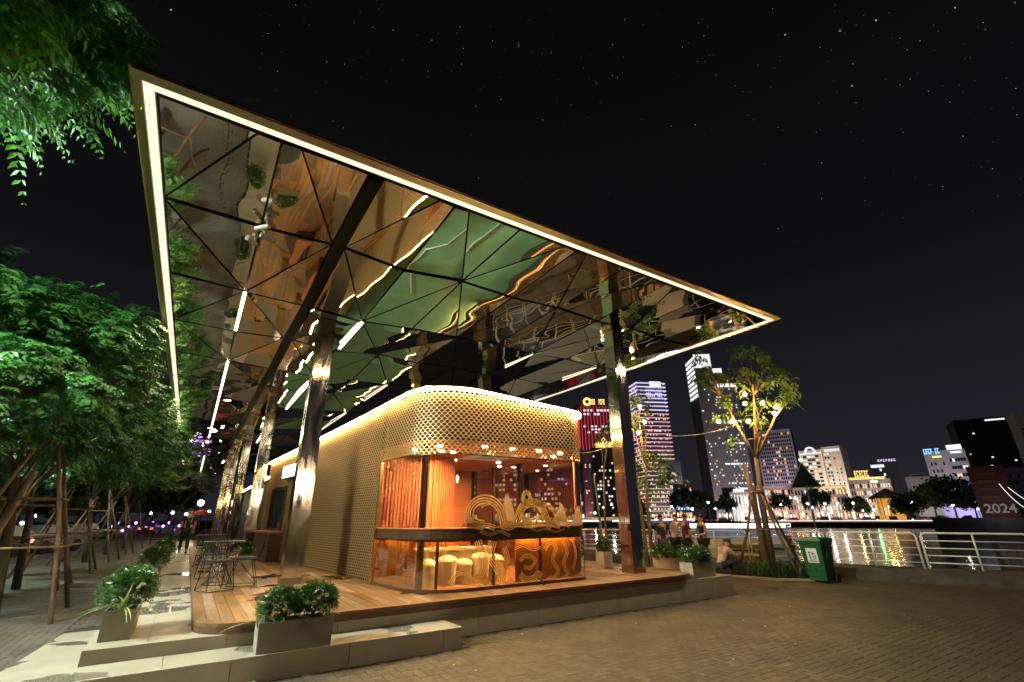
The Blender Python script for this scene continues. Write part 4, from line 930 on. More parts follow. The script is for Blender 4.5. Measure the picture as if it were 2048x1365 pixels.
frus(bb, .42, .44, .53, .62, .05, .93); bb.build('body', 'bin', bn, local=True)
rim = MB(); frus(rim, .565, .655, .575, .665, .93, .975); 
for k in range(3): rim.box((-.15+.15*k, -.255, .55), (.02, .02, .6))
rim.build('rim', 'bin', bn, local=True)
ld = MB(); frus(ld, .60, .70, .56, .64, .978, 1.03); frus(ld, .50, .56, .46, .5, 1.03, 1.055); ld.build('lid', 'bin', bn, local=True)
MB().tube([(-.26, .37, .96), (-.26, .43, 1.0), (.26, .43, 1.0), (.26, .37, .96)], .016, 6).build('handle', 'bin', bn, local=True)
for sx in (-1, 1): MB().tube([(sx*.24, .24, .10), (sx*.29, .24, .10)], .10, 14).build('wheel', 'rubber', bn, local=True)
fy = lambda z, o: -(.22+(z-.05)*.1023)-o
st = MB().add([(-.13, fy(.46, .004), .46), (.13, fy(.46, .004), .46), (.13, fy(.80, .004), .80), (-.13, fy(.80, .004), .80)], [(0, 1, 2, 3)]).build('sticker', 'white', bn, local=True)
ic = MB()
for x_, z_, w_, h_ in ((-.055, .60, .024, .13), (-.055, .695, .042, .042), (.02, .63, .020, .16), (.07, .60, .020, .10), (.045, .68, .06, .02), (0, .50, .19, .018), (0, .535, .15, .010)):
    ic.add([(x_-w_/2, fy(z_-h_/2, .007), z_-h_/2), (x_+w_/2, fy(z_-h_/2, .007), z_-h_/2), (x_+w_/2, fy(z_+h_/2, .007), z_+h_/2), (x_-w_/2, fy(z_+h_/2, .007), z_+h_/2)], [(0, 1, 2, 3)])
ic.build('pictogram', 'rubber', bn, local=True)
MB().tube([(.264, -.12, .55), (.275, -.10, .70), (.281, 0, .76), (.275, .10, .70), (.264, .12, .55)], .010, 5).build('moulded_arch', 'bin', bn, local=True)
A_, B_ = Vector((12.2, 19.6, 0)), Vector((17.5, 1.1, 0)); dr = (B_-A_).normalized(); nr = Vector((dr.y, -dr.x, 0))      # nr points to the plaza
if nr.x > 0: nr = -nr
kw = [A_+nr*.75, A_-nr*.35, B_-nr*.35, B_+nr*.95]
rw = MB().prism([(p.x, p.y) for p in kw], -2.0, .28).build('river_wall', 'kerb'); tag(rw, 'dark low stone wall under the white river railing', 'wall')
q = 0.; k = 0; Ltot = (B_-A_).length
rails = ['river railing section at the far end by the pier', 'river railing section behind the standing group', 'river railing section left of the seated man', 'river railing section behind the bulb tree', 'river railing section just left of the green bin', 'river railing section right of the green bin', 'middle river railing section over open water', 'river railing section towards the right edge', 'last river railing section at the right edge', 'river railing section past the right edge']
w_ = 2.02
while q+w_ < Ltot:
    a = A_+dr*q; b = a+dr*w_; t = thing('river_railing', rails[min(k, 9)], 'railing', (*((a+b)/2).xy, .28), 0, 'cream river railing sections'); z0, z1, c_ = .28, 1.13, .10
    MB().tube([(a.x, a.y, z0), (a.x, a.y, z1-c_), (*(a+dr*.03).xy, z1-.03), (*(a+dr*c_).xy, z1), (*(b-dr*c_).xy, z1), (*(b-dr*.03).xy, z1-.03), (b.x, b.y, z1-c_), (b.x, b.y, z0)], .025, 8).build('frame', 'rail', t, smooth=True)
    m = (a+b)/2; MB().tube([(m.x, m.y, z0), (m.x, m.y, z1)], .021, 8).build('post', 'rail', t, smooth=True)
    for j in range(4):
        z = z0+.14+j*.175; MB().tube([(a.x, a.y, z), (b.x, b.y, z)], .013, 6).build('bar', 'rail', t, smooth=True)
    q += w_+.10; k += 1
# ------------------------------------------------------------------ people
def skin_obj(name, V, E, RAD, m, parent, sub=2):
    me = bpy.data.meshes.new(name); me.from_pydata([tuple(v) for v in V], E, []); me.update()
    o = bpy.data.objects.new(name, me); COL.objects.link(o); o.parent = parent
    o.modifiers.new('skin', 'SKIN').use_smooth_shade = True
    sv = me.skin_vertices[0].data
    for i, r_ in enumerate(RAD): sv[i].radius = (r_, r_) if not isinstance(r_, tuple) else r_; sv[i].use_root = (i == 0)
    sb = o.modifiers.new('sub', 'SUBSURF'); sb.levels = sub; sb.render_levels = sub
    me.materials.append(M[m] if isinstance(m, str) else m); return o
def person(lab, loc, rz, J, top, bottom, sleeves=True, hairm='hair', extra=None, skirt=False):
    """J: joint table in metres, x to the figure's right, y forward, z up"""
    t = thing('person', lab, 'person', loc, rz, None)
    names = ['pelvis', 'waist', 'chest', 'neck', 'head0', 'head1', 'shL', 'elL', 'wrL', 'haL', 'shR', 'elR', 'wrR', 'haR', 'hpL', 'knL', 'anL', 'toL', 'hpR', 'knR', 'anR', 'toR']
    V = [J[n] for n in names]; ix = {n: i for i, n in enumerate(names)}
    E = [(ix[a], ix[b]) for a, b in [('pelvis', 'waist'), ('waist', 'chest'), ('chest', 'neck'), ('neck', 'head0'), ('head0', 'head1'), ('chest', 'shL'), ('shL', 'elL'), ('elL', 'wrL'), ('wrL', 'haL'), ('chest', 'shR'), ('shR', 'elR'), ('elR', 'wrR'), ('wrR', 'haR'),
                                     ('pelvis', 'hpL'), ('hpL', 'knL'), ('knL', 'anL'), ('anL', 'toL'), ('pelvis', 'hpR'), ('hpR', 'knR'), ('knR', 'anR'), ('anR', 'toR')]]
    rad = [(.13, .10), (.115, .09), (.14, .10), .052, (.078, .088), (.072, .085), .055, .040, .028, .032, .055, .040, .028, .032, .085, .055, .038, .034, .085, .055, .038, .034]
    for s in ('L', 'R'):
        h = Vector(J['ha'+s]); w = Vector(J['wr'+s]); d = (h-w).normalized(); a = d.cross(Vector((0, 0, 1)))
        if a.length < .1: a = Vector((1, 0, 0))
        a.normalize()
        for k, (o_, l_) in enumerate(((-.022, .075), (-.008, .085), (.008, .08), (.022, .065), (.035, .045))):
            b = len(V); V.append(h+a*o_+d*(.03 if k < 4 else .0)); V.append(h+a*(o_*1.25+(0 if k < 4 else .02))+d*l_+Vector((0, 0, -.01))); E += [(ix['ha'+s], b), (b, b+1)]; rad += [.010, .008]
    skin_obj('body', V, E, rad, 'skin', t)
    Vt = [J[n] for n in ('waist', 'chest', 'shL', 'shR', 'pelvis')]; Et = [(0, 1), (1, 2), (1, 3), (0, 4)]; Rt = [(.135, .108), (.16, .118), .068, .068, (.15, .118)]
    if sleeves:
        for s, k in (('L', 2), ('R', 3)): Vt.append(Vector(J['sh'+s]).lerp(Vector(J['el'+s]), .75)); Et.append((k, len(Vt)-1)); Rt.append(.058)
    skin_obj('shirt', Vt, Et, Rt, top, t)
    Vb = [J[n] for n in ('pelvis', 'hpL', 'knL', 'hpR', 'knR')]+[Vector(J['knL']).lerp(Vector(J['anL']), .9), Vector(J['knR']).lerp(Vector(J['anR']), .9)]
    skin_obj('trousers', Vb, [(0, 1), (1, 2), (2, 5), (0, 3), (3, 4), (4, 6)], [(.145, .115), .10, .072, .10, .072, .058, .058], bottom, t)
    for s in ('L', 'R'): skin_obj('shoe', [Vector(J['an'+s])-Vector((0, 0, .02)), J['to'+s]], [(0, 1)], [.048, .042], 'rubber', t, 1)
    h0, h1 = Vector(J['head0']), Vector(J['head1']); up = (h1-h0).normalized(); fw = Vector(J.get('face', (0, 1, 0))).normalized()
    skin_obj('hair', [h0.lerp(h1, .55)-fw*.035, h1+up*.035-fw*.012, h0.lerp(h1, .75)+fw*.03+up*.06], [(0, 1), (1, 2)], [(.088, .090), (.078, .082), .05], hairm, t)
    skin_obj('nose', [h0.lerp(h1, .35)+fw*.075, h0.lerp(h1, .2)+fw*.098], [(0, 1)], [.010, .014], 'skin', t, 1)
    sd = fw.cross(up)
    for s in (-1, 1): MB().ball(tuple(h0.lerp(h1, .5)+fw*.078+sd*s*.032), .012, 8).build('eye', 'hair', t, local=True); MB().ball(tuple(h0.lerp(h1, .4)+sd*s*.082), .022, 8, 1.4).build('ear', 'skin', t, local=True)
    return t
def pose(h=1.66, **kw):
    k = h/1.7
    J = dict(pelvis=(0, 0, .94), waist=(0, .0, 1.10), chest=(0, 0, 1.32), neck=(0, .01, 1.46), head0=(0, .02, 1.54), head1=(0, .025, 1.64), shL=(-.18, 0, 1.40), elL=(-.23, -.02, 1.12), wrL=(-.22, .08, .90), haL=(-.22, .10, .84),
             shR=(.18, 0, 1.40), elR=(.23, -.02, 1.12), wrR=(.22, .08, .90), haR=(.22, .10, .84), hpL=(-.095, 0, .90), knL=(-.10, .03, .50), anL=(-.10, 0, .08), toL=(-.11, .15, .04), hpR=(.095, 0, .90), knR=(.10, .03, .50), anR=(.10, 0, .08), toR=(.11, .15, .04))
    J.update({a: b for a, b in kw.items()}); return {a: (tuple(c*k for c in b) if a != 'face' else b) for a, b in J.items()}
cl = lambda n, c: pm(n, c, .8, bump=.3, bs=25, bd=.01)
sh_dark, sh_wht, sh_red, tr_dark, tr_blue, sh_beige = cl('dark shirt', (.02, .018, .02)), cl('off white shirt', (.55, .50, .40)), cl('dark red shirt', (.12, .015, .015)), cl('dark trousers', (.018, .018, .022)), cl('blue jeans', (.05, .06, .09)), cl('beige shirt', (.5, .36, .2))
def pat(px, D): p = at(px, 1100, D); return (p.x, p.y, -.002)
rv = math.atan2(-.95, .3)                                             # facing the river
person('person in dark clothes by the river railing raising a hand to the face', pat(1328, 16.8), -.6, pose(1.64, elR=(.22, .14, 1.20), wrR=(.12, .24, 1.42), haR=(.09, .25, 1.49), face=(.3, 1, 0)), sh_dark, tr_blue)
p2 = person('person in off white shirt with dark backpack strap by the railing', pat(1353, 17.2), -1.5, pose(1.68, chest=(0, .06, 1.31), neck=(0, .10, 1.45), head0=(0, .13, 1.52), head1=(0, .16, 1.61), shL=(-.18, .05, 1.39), shR=(.18, .05, 1.39), elL=(-.22, .22, 1.16), wrL=(-.15, .42, 1.12), haL=(-.14, .48, 1.12), elR=(.22, .22, 1.16), wrR=(.15, .42, 1.12), haR=(.14, .48, 1.12)), sh_wht, tr_dark)
MB().tube([(-.10, .10, 1.47), (-.12, -.05, 1.40), (-.14, -.09, 1.2), (-.10, -.08, 1.02)], .022, 6).build('bag_strap', 'rubber', p2, local=True)
person('person in dark red shirt standing between the white shirt and the sleeveless figure', pat(1376, 16.9), -1.9, pose(1.66, elL=(-.2, .12, 1.14), wrL=(-.05, .24, 1.12), haL=(0, .26, 1.12)), sh_red, tr_dark)
person('person in sleeveless dark top with bare arms at the railing', pat(1410, 17.0), 1.2, pose(1.64, elL=(-.24, .06, 1.12), wrL=(-.18, .26, 1.08), haL=(-.15, .32, 1.08), elR=(.24, .1, 1.12), wrR=(.16, .3, 1.10), haR=(.14, .36, 1.1)), sh_dark, tr_dark, sleeves=False)
sit = dict(pelvis=(0, 0, .30), waist=(0, .08, .44), chest=(0, .20, .62), neck=(0, .27, .73), head0=(0, .33, .79), head1=(0, .37, .87), shL=(-.18, .20, .69), shR=(.18, .20, .69), elL=(-.22, .42, .50), wrL=(-.12, .58, .55), haL=(-.08, .62, .58), elR=(.22, .42, .50), wrR=(.12, .58, .55), haR=(.08, .62, .58),
           hpL=(-.10, .04, .28), hpR=(.10, .04, .28), knL=(-.16, .44, .42), knR=(.16, .44, .42), anL=(-.14, .50, .08), anR=(.14, .50, .08), toL=(-.15, .66, .04), toR=(.15, .66, .04))
person('person crouching low behind the pale planter in a grey white shirt, dark hair', pat(1436, 15.9), -1.9, pose(1.72, **sit), sh_wht, tr_blue)
chs = dict(pelvis=(0, 0, .52), waist=(0, -.02, .68), chest=(0, -.03, .90), neck=(0, 0, 1.04), head0=(0, .02, 1.12), head1=(0, .025, 1.22), shL=(-.18, -.03, .98), shR=(.18, -.03, .98), elL=(-.22, .10, .74), wrL=(-.14, .30, .74), haL=(-.12, .36, .75), elR=(.22, .10, .74), wrR=(.14, .30, .74), haR=(.12, .36, .75),
           hpL=(-.10, .04, .50), hpR=(.10, .04, .50), knL=(-.12, .44, .50), knR=(.12, .44, .50), anL=(-.12, .44, .08), anR=(.12, .44, .08), toL=(-.12, .6, .04), toR=(.12, .6, .04))
person('person in beige seated on a wire chair right of the kiosk glass', (7.22, 8.98, DZ), -1.1, pose(1.62, **chs), sh_beige, sh_beige)
person('person walking away down the tiled walk past the planters', (.02, 23.5, PZ), .1, pose(1.66, knL=(-.1, .16, .52), anL=(-.1, .20, .10), toL=(-.1, .35, .06), knR=(.1, -.04, .50), anR=(.1, -.26, .12), toR=(.1, -.14, .04)), sh_dark, tr_dark)

# ------------------------------------------------------------------ street lamps (their own light is built in)
def street_lamp(loc, lab, h, rz, col, W_, size=1.1, arm=.9, r_=.05, spot=None):
    t = thing('street_lamp', lab, 'street lamp', loc, rz, None)
    MB().lathe((0, 0, 0), [(.12, 0), (.12, .25), (r_, .3), (r_*.7, h)], 10).build('pole', 'frame', t, local=True)
    MB().tube([(0, 0, h-.1), (arm*.4, 0, h+.1), (arm, 0, h+.12)], .03, 6).build('arm', 'frame', t, local=True)
    hd = MB().box((arm, 0, h+.12), (.5, .22, .08)).build('head', 'frame', t, local=True)
    MB().box((arm, 0, h+.068), (.42, .18, .02)).build('lens', em(lab[:12]+' lens', col, 25.), hd, local=True)
    ld_ = bpy.data.lights.new('lamp_light', 'AREA'); ld_.energy = W_; ld_.color = col; ld_.size = size; ld_.shape = 'SQUARE'; ld_.spread = R(170)
    lo = bpy.data.objects.new('lamp_light', ld_); COL.objects.link(lo); lo.parent = t; lo.location = (arm, 0, h+.03)
    if spot: lo.rotation_euler = spot
    return t
street_lamp((-6.6, 7.2, 0), 'tall cool white street lamp left of the trees', 6.4, .15, (.84, 1., .88), 1900, spot=(0, R(-40), 0))
street_lamp((-7.0, 21., 0), 'cool white street lamp farther along the trees', 8.2, .1, (.75, 1., .88), 1100, spot=(0, R(-15), 0))
gl = thing('globe_lamp', 'warm globe lamp on the plaza behind the viewer', 'street lamp', (4.9, -8.6, 0)); MB().lathe((0, 0, 0), [(.12, 0), (.12, .2), (.05, .25), (.04, 3.2)], 10).build('pole', 'frame', gl, local=True)
MB().ball((0, 0, 3.45), .27, 16).build('globe', em('warm globe shade', (1., .80, .54), 80.), gl, local=True, smooth=True)

# what stands behind the viewer and shows in the polished columns
pw_ = MB().b2(-14, 26, -17.3, -17.0, 0, 2.3).build('garden_wall', pm('ochre wall', (.50, .36, .10), .8, col2=(.42, .30, .09), ns=1)); tag(pw_, 'ochre garden wall behind the viewer across the plaza', 'wall')
# ------------------------------------------------------------------ far bank: ground, skyline
def frame(px, D):
    d = at(px, 1030, D); u = Vector((d.x, d.y, 0)).normalized(); return Vector((d.x, d.y, 0)), u, Vector((u.y, -u.x, 0))
def far_ground():
    P = [at(px, 1030, D) for px, D in ((-700, 260), (380, 420), (930, 240), (1250, 185), (1600, 172), (1960, 170), (2400, 190), (3200, 300))]
    Q = [at(px, 1030, 1600) for px in (3200, 2400, 1960, 1600, 1250, 930, 380, -700)]
    return [(p.x, p.y) for p in P]+[(q.x, q.y) for q in Q]
fg = far_ground()
strct(MB().prism(fg, -2.5, -.50).build('far_bank', pm('far bank ground', (.05, .045, .05), .8)))
M['dkwall'] = pm('dark curtain wall', (.10, .095, .11), .35); M['greywall'] = pm('grey concrete facade', (.26, .25, .28), .7)
M['shopW'] = em('shop light warm', (1., .72, .42), 2.6); M['shopC'] = em('shop light cool', (.92, .95, 1.), 3.0); M['palewall'] = pm('pale facade', (.55, .50, .48), .7)
M['wW'] = em('lit window warm', (1., .68, .36), 1.1); M['wC'] = em('lit window cool', (.85, .92, 1.), 1.3); M['wO'] = em('lit window orange', (1., .42, .16), 1.0); M['wD'] = pm('unlit window', (.015, .016, .022), .1)
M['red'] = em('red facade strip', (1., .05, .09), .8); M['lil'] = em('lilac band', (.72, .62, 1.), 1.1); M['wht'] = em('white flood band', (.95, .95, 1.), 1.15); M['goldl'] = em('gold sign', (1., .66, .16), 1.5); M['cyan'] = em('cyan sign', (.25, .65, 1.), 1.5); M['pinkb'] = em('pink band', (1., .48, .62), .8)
M['warmband'] = em('warm balcony band', (1., .72, .46), .75)
class Bld:
    """a tower whose front faces the viewer turned by rz; local x across, local y away from the viewer"""
    def __init__(s, name, lab, px0, px1, py, D, depth=None, turn=0., wall='dkwall', base=-.55):
        a, b = at(px0, 1030, D), at(px1, 1030, D); s.w = (a-b).xy.length; s.h = at((px0+px1)/2, py, D).z-base; s.d = depth or s.w*.8
        c = (a+b)/2; d = Vector((c.x, c.y, 0)).normalized(); rz = math.atan2(-d.x, d.y)+turn
        s.t = thing(name, lab, 'building', (c.x, c.y, base), rz, None); s.wall = wall
    def block(s, x0, x1, y0, y1, z0, z1, name='wall', m=None): return MB().b2(x0*s.w, x1*s.w, y0*s.w, y1*s.w, z0*s.h, z1*s.h).build(name, m or s.wall, s.t, local=True)
    def body(s): return s.block(-.5, .5, 0, s.d/s.w, 0, 1)
    def flood(s, W_, col=(1., .86, .72), x=0., back=.9, up=.45):  # added area light before a facade; on dark towers it stands in for city glow
        ld_ = bpy.data.lights.new('facade_light', 'AREA'); ld_.energy = W_; ld_.color = col; ld_.size = 6; o = bpy.data.objects.new('facade_light', ld_); COL.objects.link(o); o.parent = s.t
        p = Vector((x*s.w, -back*max(s.w, s.h*.4)-6, 2)); o.location = p; o.rotation_euler = (Vector((x*s.w, 0, s.h*up))-p).to_track_quat('-Z', 'Y').to_euler()
        MB().box((p.x, p.y, 1.), (2, 1, 1.2)).build('facade_light_case', 'frame', s.t, local=True)
    def shops(s, n, seed, x0=-.48, x1=.48):
        r_ = random.Random(seed)
        for k in range(n):
            c_ = x0+(x1-x0)*(k+.5)/n+r_.uniform(-.01, .01); w_ = (x1-x0)/n*s.w*r_.uniform(.2, .8); h_ = r_.uniform(.8, 2.6); z_ = r_.uniform(.6, 2.4)
            MB().b2(c_*s.w-w_/2, c_*s.w+w_/2, -.5, -.2, z_, z_+h_).build('shopfront', r_.choice(['shopW', 'shopW', 'shopC', 'wW', 'wO']), s.t, local=True)
    def windows(s, x0, x1, z0, z1, nx, nz, mats, seed, fx=.6, fz=.5, y=0., side=False, ylen=None):
        r_ = random.Random(seed); G = {}
        for i in range(nx):
            for j in range(nz):
                m = r_.choices([k for k, _ in mats], [w for _, w in mats])[0]
                if m is None: continue
                g = G.setdefault(m, MB()); X = (x0+(x1-x0)*(i+.5)/nx); Z = (z0+(z1-z0)*(j+.5)/nz)*s.h
                if side: yy = (y+(ylen)*(i+.5)/nx)*s.w; g.box((side*(.5*s.w+.12), yy, Z), (.2, ylen/nx*s.w*fx, (z1-z0)/nz*s.h*fz))
                else: g.box((X*s.w, y*s.w-.12, Z), ((x1-x0)/nx*s.w*fx, .2, (z1-z0)/nz*s.h*fz))
        for m, g in G.items(): g.build('windows', m, s.t, kind='stuff', local=True)
    def bands(s, x0, x1, zs, th, m, name, y=0., out=.3, wrap=True):
        for z in zs:
            g = MB(); g.b2(x0*s.w, x1*s.w, y*s.w-out, y*s.w-out*.2, z*s.h-th/2, z*s.h+th/2)
            if wrap:
                for sg in (x0, x1): X = sg*s.w; g.b2(min(X, X+out*(1 if sg > 0 else -1)), max(X, X+out*(1 if sg > 0 else -1)), y*s.w-out, y*s.w+s.d*.8, z*s.h-th/2, z*s.h+th/2)
            g.build(name, m, s.t, local=True)
    def sign(s, x0, x1, z0, z1, m, n, seed, y=-.02, name='sign_letter'):
        r_ = random.Random(seed); w = (x1-x0)/n
        for i in range(n):
            if n > 6 and r_.random() < .1: continue
            X0, X1 = (x0+w*i+w*.12)*s.w, (x0+w*i+w*.85)*s.w; g = MB(); t_ = (z1-z0)*s.h*.24; Z0, Z1 = z0*s.h, z1*s.h; Y0, Y1 = y*s.w-.25, y*s.w
            g.b2(X0, X0+(X1-X0)*.3, Y0, Y1, Z0, Z1); k = r_.randrange(3)
            g.b2(X0+(X1-X0)*.3, X1, Y0, Y1, Z1-t_, Z1)
            if k != 1: g.b2(X0+(X1-X0)*.3, X1, Y0, Y1, Z0, Z0+t_)
            if k != 0: g.b2(X0+(X1-X0)*.3, X1*.9+X0*.1, Y0, Y1, (Z0+Z1)/2-t_/2, (Z0+Z1)/2+t_/2)
            g.build(name, m, s.t, local=True)
# red striped tower
b = Bld('office_tower', 'dark office tower with red vertical light strips and a gold sign on top', 1170, 1246, 806, 330, turn=.25); b.body()
for i in range(11): b.block(-.46+.092*i, -.46+.092*i+.016, -.012, -.002, .58, .97, 'light_strip', 'red')
for i in range(6): MB().b2(-.5*b.w-.3, -.5*b.w, (.06+.12*i)*b.w, (.075+.12*i)*b.w, .60*b.h, .95*b.h).build('light_strip', 'red', b.t, local=True)
b.flood(9000, (1., .25, .25)); b.block(.44, .47, -.03, -.004, .05, .6, 'light_strip', 'red')
MB().lathe((-.28*b.w, -.6, 1.02*b.h), [(2.4, 0), (2.4, .01)], 4).build('emblem_back', 'dkwall', b.t, local=True)
e_ = MB(); e_.tube([(-.26*b.w+2.2*math.cos(a), -.8, 1.01*b.h+2.2*math.sin(a)) for a in [2*PI*k/18 for k in range(19)]], .9, 6); e_.build('emblem', 'goldl', b.t, local=True)
b.sign(-.16, .26, .985, 1.035, 'goldl', 9, 3)
b.windows(-.45, .42, .05, .56, 14, 26, [('wW', 4), ('wC', 1), (None, 40)], 1); b.windows(-.42, .42, .72, .80, 8, 3, [('wC', 5), (None, 3)], 2); b.windows(-.4, .4, .88, .95, 8, 2, [('wC', 5), (None, 3)], 3)
b = Bld('office_tower', 'lower dark tower with a small gold lit pyramid roof', 1190, 1238, 895, 255, turn=.1); b.body(); b.windows(-.45, .45, .05, .95, 8, 18, [('wW', 3), ('wC', 1), (None, 20)], 5)
MB().lathe((.12*b.w, .2*b.w, b.h), [(4.6, 0), (4.6, .8), (3.6, .9), (3.6, 1.6), (5.2, 1.7), (.2, 5.5)], 4).build('lantern_roof', 'goldl', b.t, local=True)
# banded tower
b = Bld('residential_tower', 'tall tower ringed by thin light bands, lilac lit crown', 1299, 1362, 757, 300, turn=.45); b.body()
zs = [i/34 for i in range(1, 34)]
b.bands(-.52, .52, zs[:15], .45, 'warmband', 'floor_band', out=.9); b.bands(-.52, .52, zs[15:25], .45, 'pinkb', 'floor_band', out=.9); b.bands(-.52, .52, zs[25:], .6, 'lil', 'floor_band', out=.9)
b.windows(-.45, .45, .0, .74, 16, 26, [('wW', 6), ('wC', 2), (None, 16)], 6, fz=.4); b.windows(-.2, .42, .86, .95, 9, 4, [('lil', 6), (None, 2)], 7); b.flood(14000, (1., .8, .9)); b.shops(9, 301); b.block(-.02, .4, -.03, 0, .945, .985, 'crown_panel', 'wht')
b.windows(0, 0, .05, .95, 8, 30, [('wW', 3), (None, 9)], 61, side=-1, y=.05, ylen=.7)
# tall glass tower
b = Bld('office_tower', 'tallest dark glass tower with stepped floodlit white crown', 1431, 1524, 700, 360, turn=.38, depth=40)
b.flood(24000, (1., .84, .84)); b.shops(14, 302); b.block(-.5, .5, 0, .7, 0, .80); b.block(-.5, .20, 0, .68, .80, .90); b.block(-.5, -.05, 0, .66, .90, 1.0)
b.block(-.49, -.06, -.012, -.003, .905, .995, 'crown_panel', 'wht'); b.block(-.04, .19, -.012, -.003, .868, .898, 'crown_panel', 'wht'); b.block(.0, .49, -.012, -.003, .775, .797, 'crown_panel', 'wC')
for i in range(9): MB().b2(-.5*b.w-.6, -.5*b.w, 0, .6*b.w, (.72+.03*i)*b.h, (.735+.03*i)*b.h).build('crown_band', 'wht', b.t, local=True)
for i in range(25): b.block(-.49+.98*i/24-.003, -.49+.98*i/24+.003, -.008, -.001, .02, .78, 'fin', 'greywall')
b.windows(-.48, .48, .03, .77, 34, 44, [('wC', 3), ('wW', 2), (None, 46)], 8, fx=.85, fz=.45, y=-.004)
for z in (.16, .19, .42, .545, .555, .30): b.windows(-.1, .46, z, z+.012, 22, 1, [('wC', 5), (None, 3)], int(z*1000), fx=.85, fz=.8, y=-.006)
# grey tower behind the bulb tree
b = Bld('office_tower', 'grey gridded tower behind the bulb tree with scattered orange windows', 1539, 1617, 858, 420, turn=-.1, wall='greywall'); b.body(); b.flood(16000, (.9, .8, 1.))
b.windows(-.46, .46, .03, .97, 16, 22, [('wD', 20), ('wO', 2), ('wW', 1)], 9, fx=.72, fz=.55)
# hotel
b = Bld('hotel', 'pale floodlit hotel block with arched sign on the roof edge', 1623, 1713, 893, 290, turn=-.25, wall='palewall', depth=22)
b.flood(13000, (1., .92, .75), x=-.2); b.flood(5000, (1., .85, .6), x=.25, back=.5); b.block(-.5, .05, 0, .7, 0, .97); b.block(.05, .5, .06, .7, 0, 1.0)
b.windows(-.42, -.02, .04, .90, 4, 17, [('wD', 5), ('wW', 4), ('wC', 2)], 10, fx=.8, fz=.5); b.windows(.08, .22, .04, .92, 2, 17, [('wD', 3), ('wW', 2)], 11, y=.06, fz=.5); b.windows(.27, .46, .05, .9, 2, 17, [('wO', 4), ('wD', 3)], 12, y=.06, fx=.35, fz=.45)
for x in (-.49, .045): b.block(x, x+.012, -.02, -.004, .02, .97, 'edge_light', 'wW')
ar = MB(); ar.tube([(-.2*b.w+.12*b.w*math.cos(a), -1.0, .93*b.h+.14*b.w*math.sin(a)) for a in [PI*k/14 for k in range(15)]], .5, 6); ar.build('arch_sign', 'wht', b.t, local=True)
b.block(-.5, .05, -.03, 0, .915, .93, 'cornice', 'wht'); b.sign(.12, .48, .93, .965, 'wht', 11, 14, y=.055)
# colonial fronts
def colonial(lab, px0, px1, py, D, seed, nx, nz, turn=0., roof='kerb', wall='palewall'):
    b = Bld('riverside_building', lab, px0, px1, py, D, turn=turn, wall=wall, depth=10); b.body()
    b.windows(-.48, .48, .05, .92, nx, nz, [('wD', 6), ('wW', 5), ('wC', 1)], seed, fx=.5, fz=.6)
    b.block(-.51, .51, -.012, .0, .955, 1.0, 'cornice', 'palewall')
    for i in range(nx+1): b.block(-.48+.96*i/nx-.004, -.48+.96*i/nx+.004, -.008, .0, 0, .95, 'pilaster', wall)
    b.flood(1500, (1., .78, .72), back=.25); b.shops(nx, seed+400); return b
M['pink'] = pm('pink stucco', (.50, .34, .36), .7)
b = colonial('floodlit building with tall white columns on the far bank', 1466, 1522, 984, 225, 15, 8, 2)
for i in range(9): b.block(-.46+.115*i, -.46+.115*i+.03, -.06, -.03, 0, .9, 'column', 'wC')  # the columns themselves glow in place of floodlighting
b.block(-.35, .05, -.05, -.01, 1.0, 1.10, 'sign_panel', 'wC')
colonial('long pink four storey colonial building on the far bank', 1520, 1598, 972, 232, 16, 13, 4, wall='pink')
b = colonial('grand pale riverside hotel with lit arches on the far bank', 1596, 1704, 972, 228, 17, 16, 4)
for i in range(5): 
    x = (.0+.11*i)*b.w; MB().tube([(x+2.2*math.cos(a), -.6, .84*b.h+1.6*math.sin(a)) for a in [PI*k/8 for k in range(9)]], .22, 5).build('arch', 'wW', b.t, local=True)
b = colonial('six storey pale corner building with gold roof ornament', 1712, 1800, 958, 240, 18, 16, 5)
b.block(-.46, .40, -.03, .0, 1.0, 1.05, 'roof_band', 'goldl'); b.sign(-.30, .05, 1.06, 1.22, 'goldl', 6, 19, name='roof_ornament')
b = Bld('office_block', 'dark rounded office block with bright lamp on its roof', 1768, 1824, 922, 330, wall='dkwall'); b.body(); b.windows(-.45, .45, .1, .9, 8, 9, [('wC', 1), (None, 14)], 20); b.block(-.5, .0, -.03, 0, .90, .95, 'sign_panel', 'wC'); b.sign(-.2, .5, 1.0, 1.04, 'lil', 7, 21)
b = Bld('yellow_villa', 'small yellow lit villa with arched doors on the waterfront', 1758, 1812, 997, 200, wall=pm('yellow stucco', (.62, .36, .10), .7), depth=9); b.body(); b.flood(1500, (1., .7, .3), back=.5); b.windows(-.42, .0, .12, .75, 3, 1, [('wW', 3), ('wD', 2)], 22, fx=.5)
MB().lathe((0, 4.5, b.h), [(b.w*.78, 0), (b.w*.74, .5), (.3, 3.2)], 4).build('roof', 'kerb', b.t, local=True)
b = Bld('plain_block', 'blank grey block on the far bank left of the white hospital', 1838, 1888, 952, 265, wall='greywall', turn=.2); b.body(); b.flood(2500); b.block(-.3, .3, .1, .5, 1.0, 1.06, 'parapet', 'greywall')
b = Bld('hospital_block', 'pale hospital like block with cyan and white roof signs', 1884, 1974, 898, 285, wall=pm('lilac grey render', (.36, .33, .36), .7), turn=-.15); b.body(); b.flood(4000, (.85, .8, 1.))
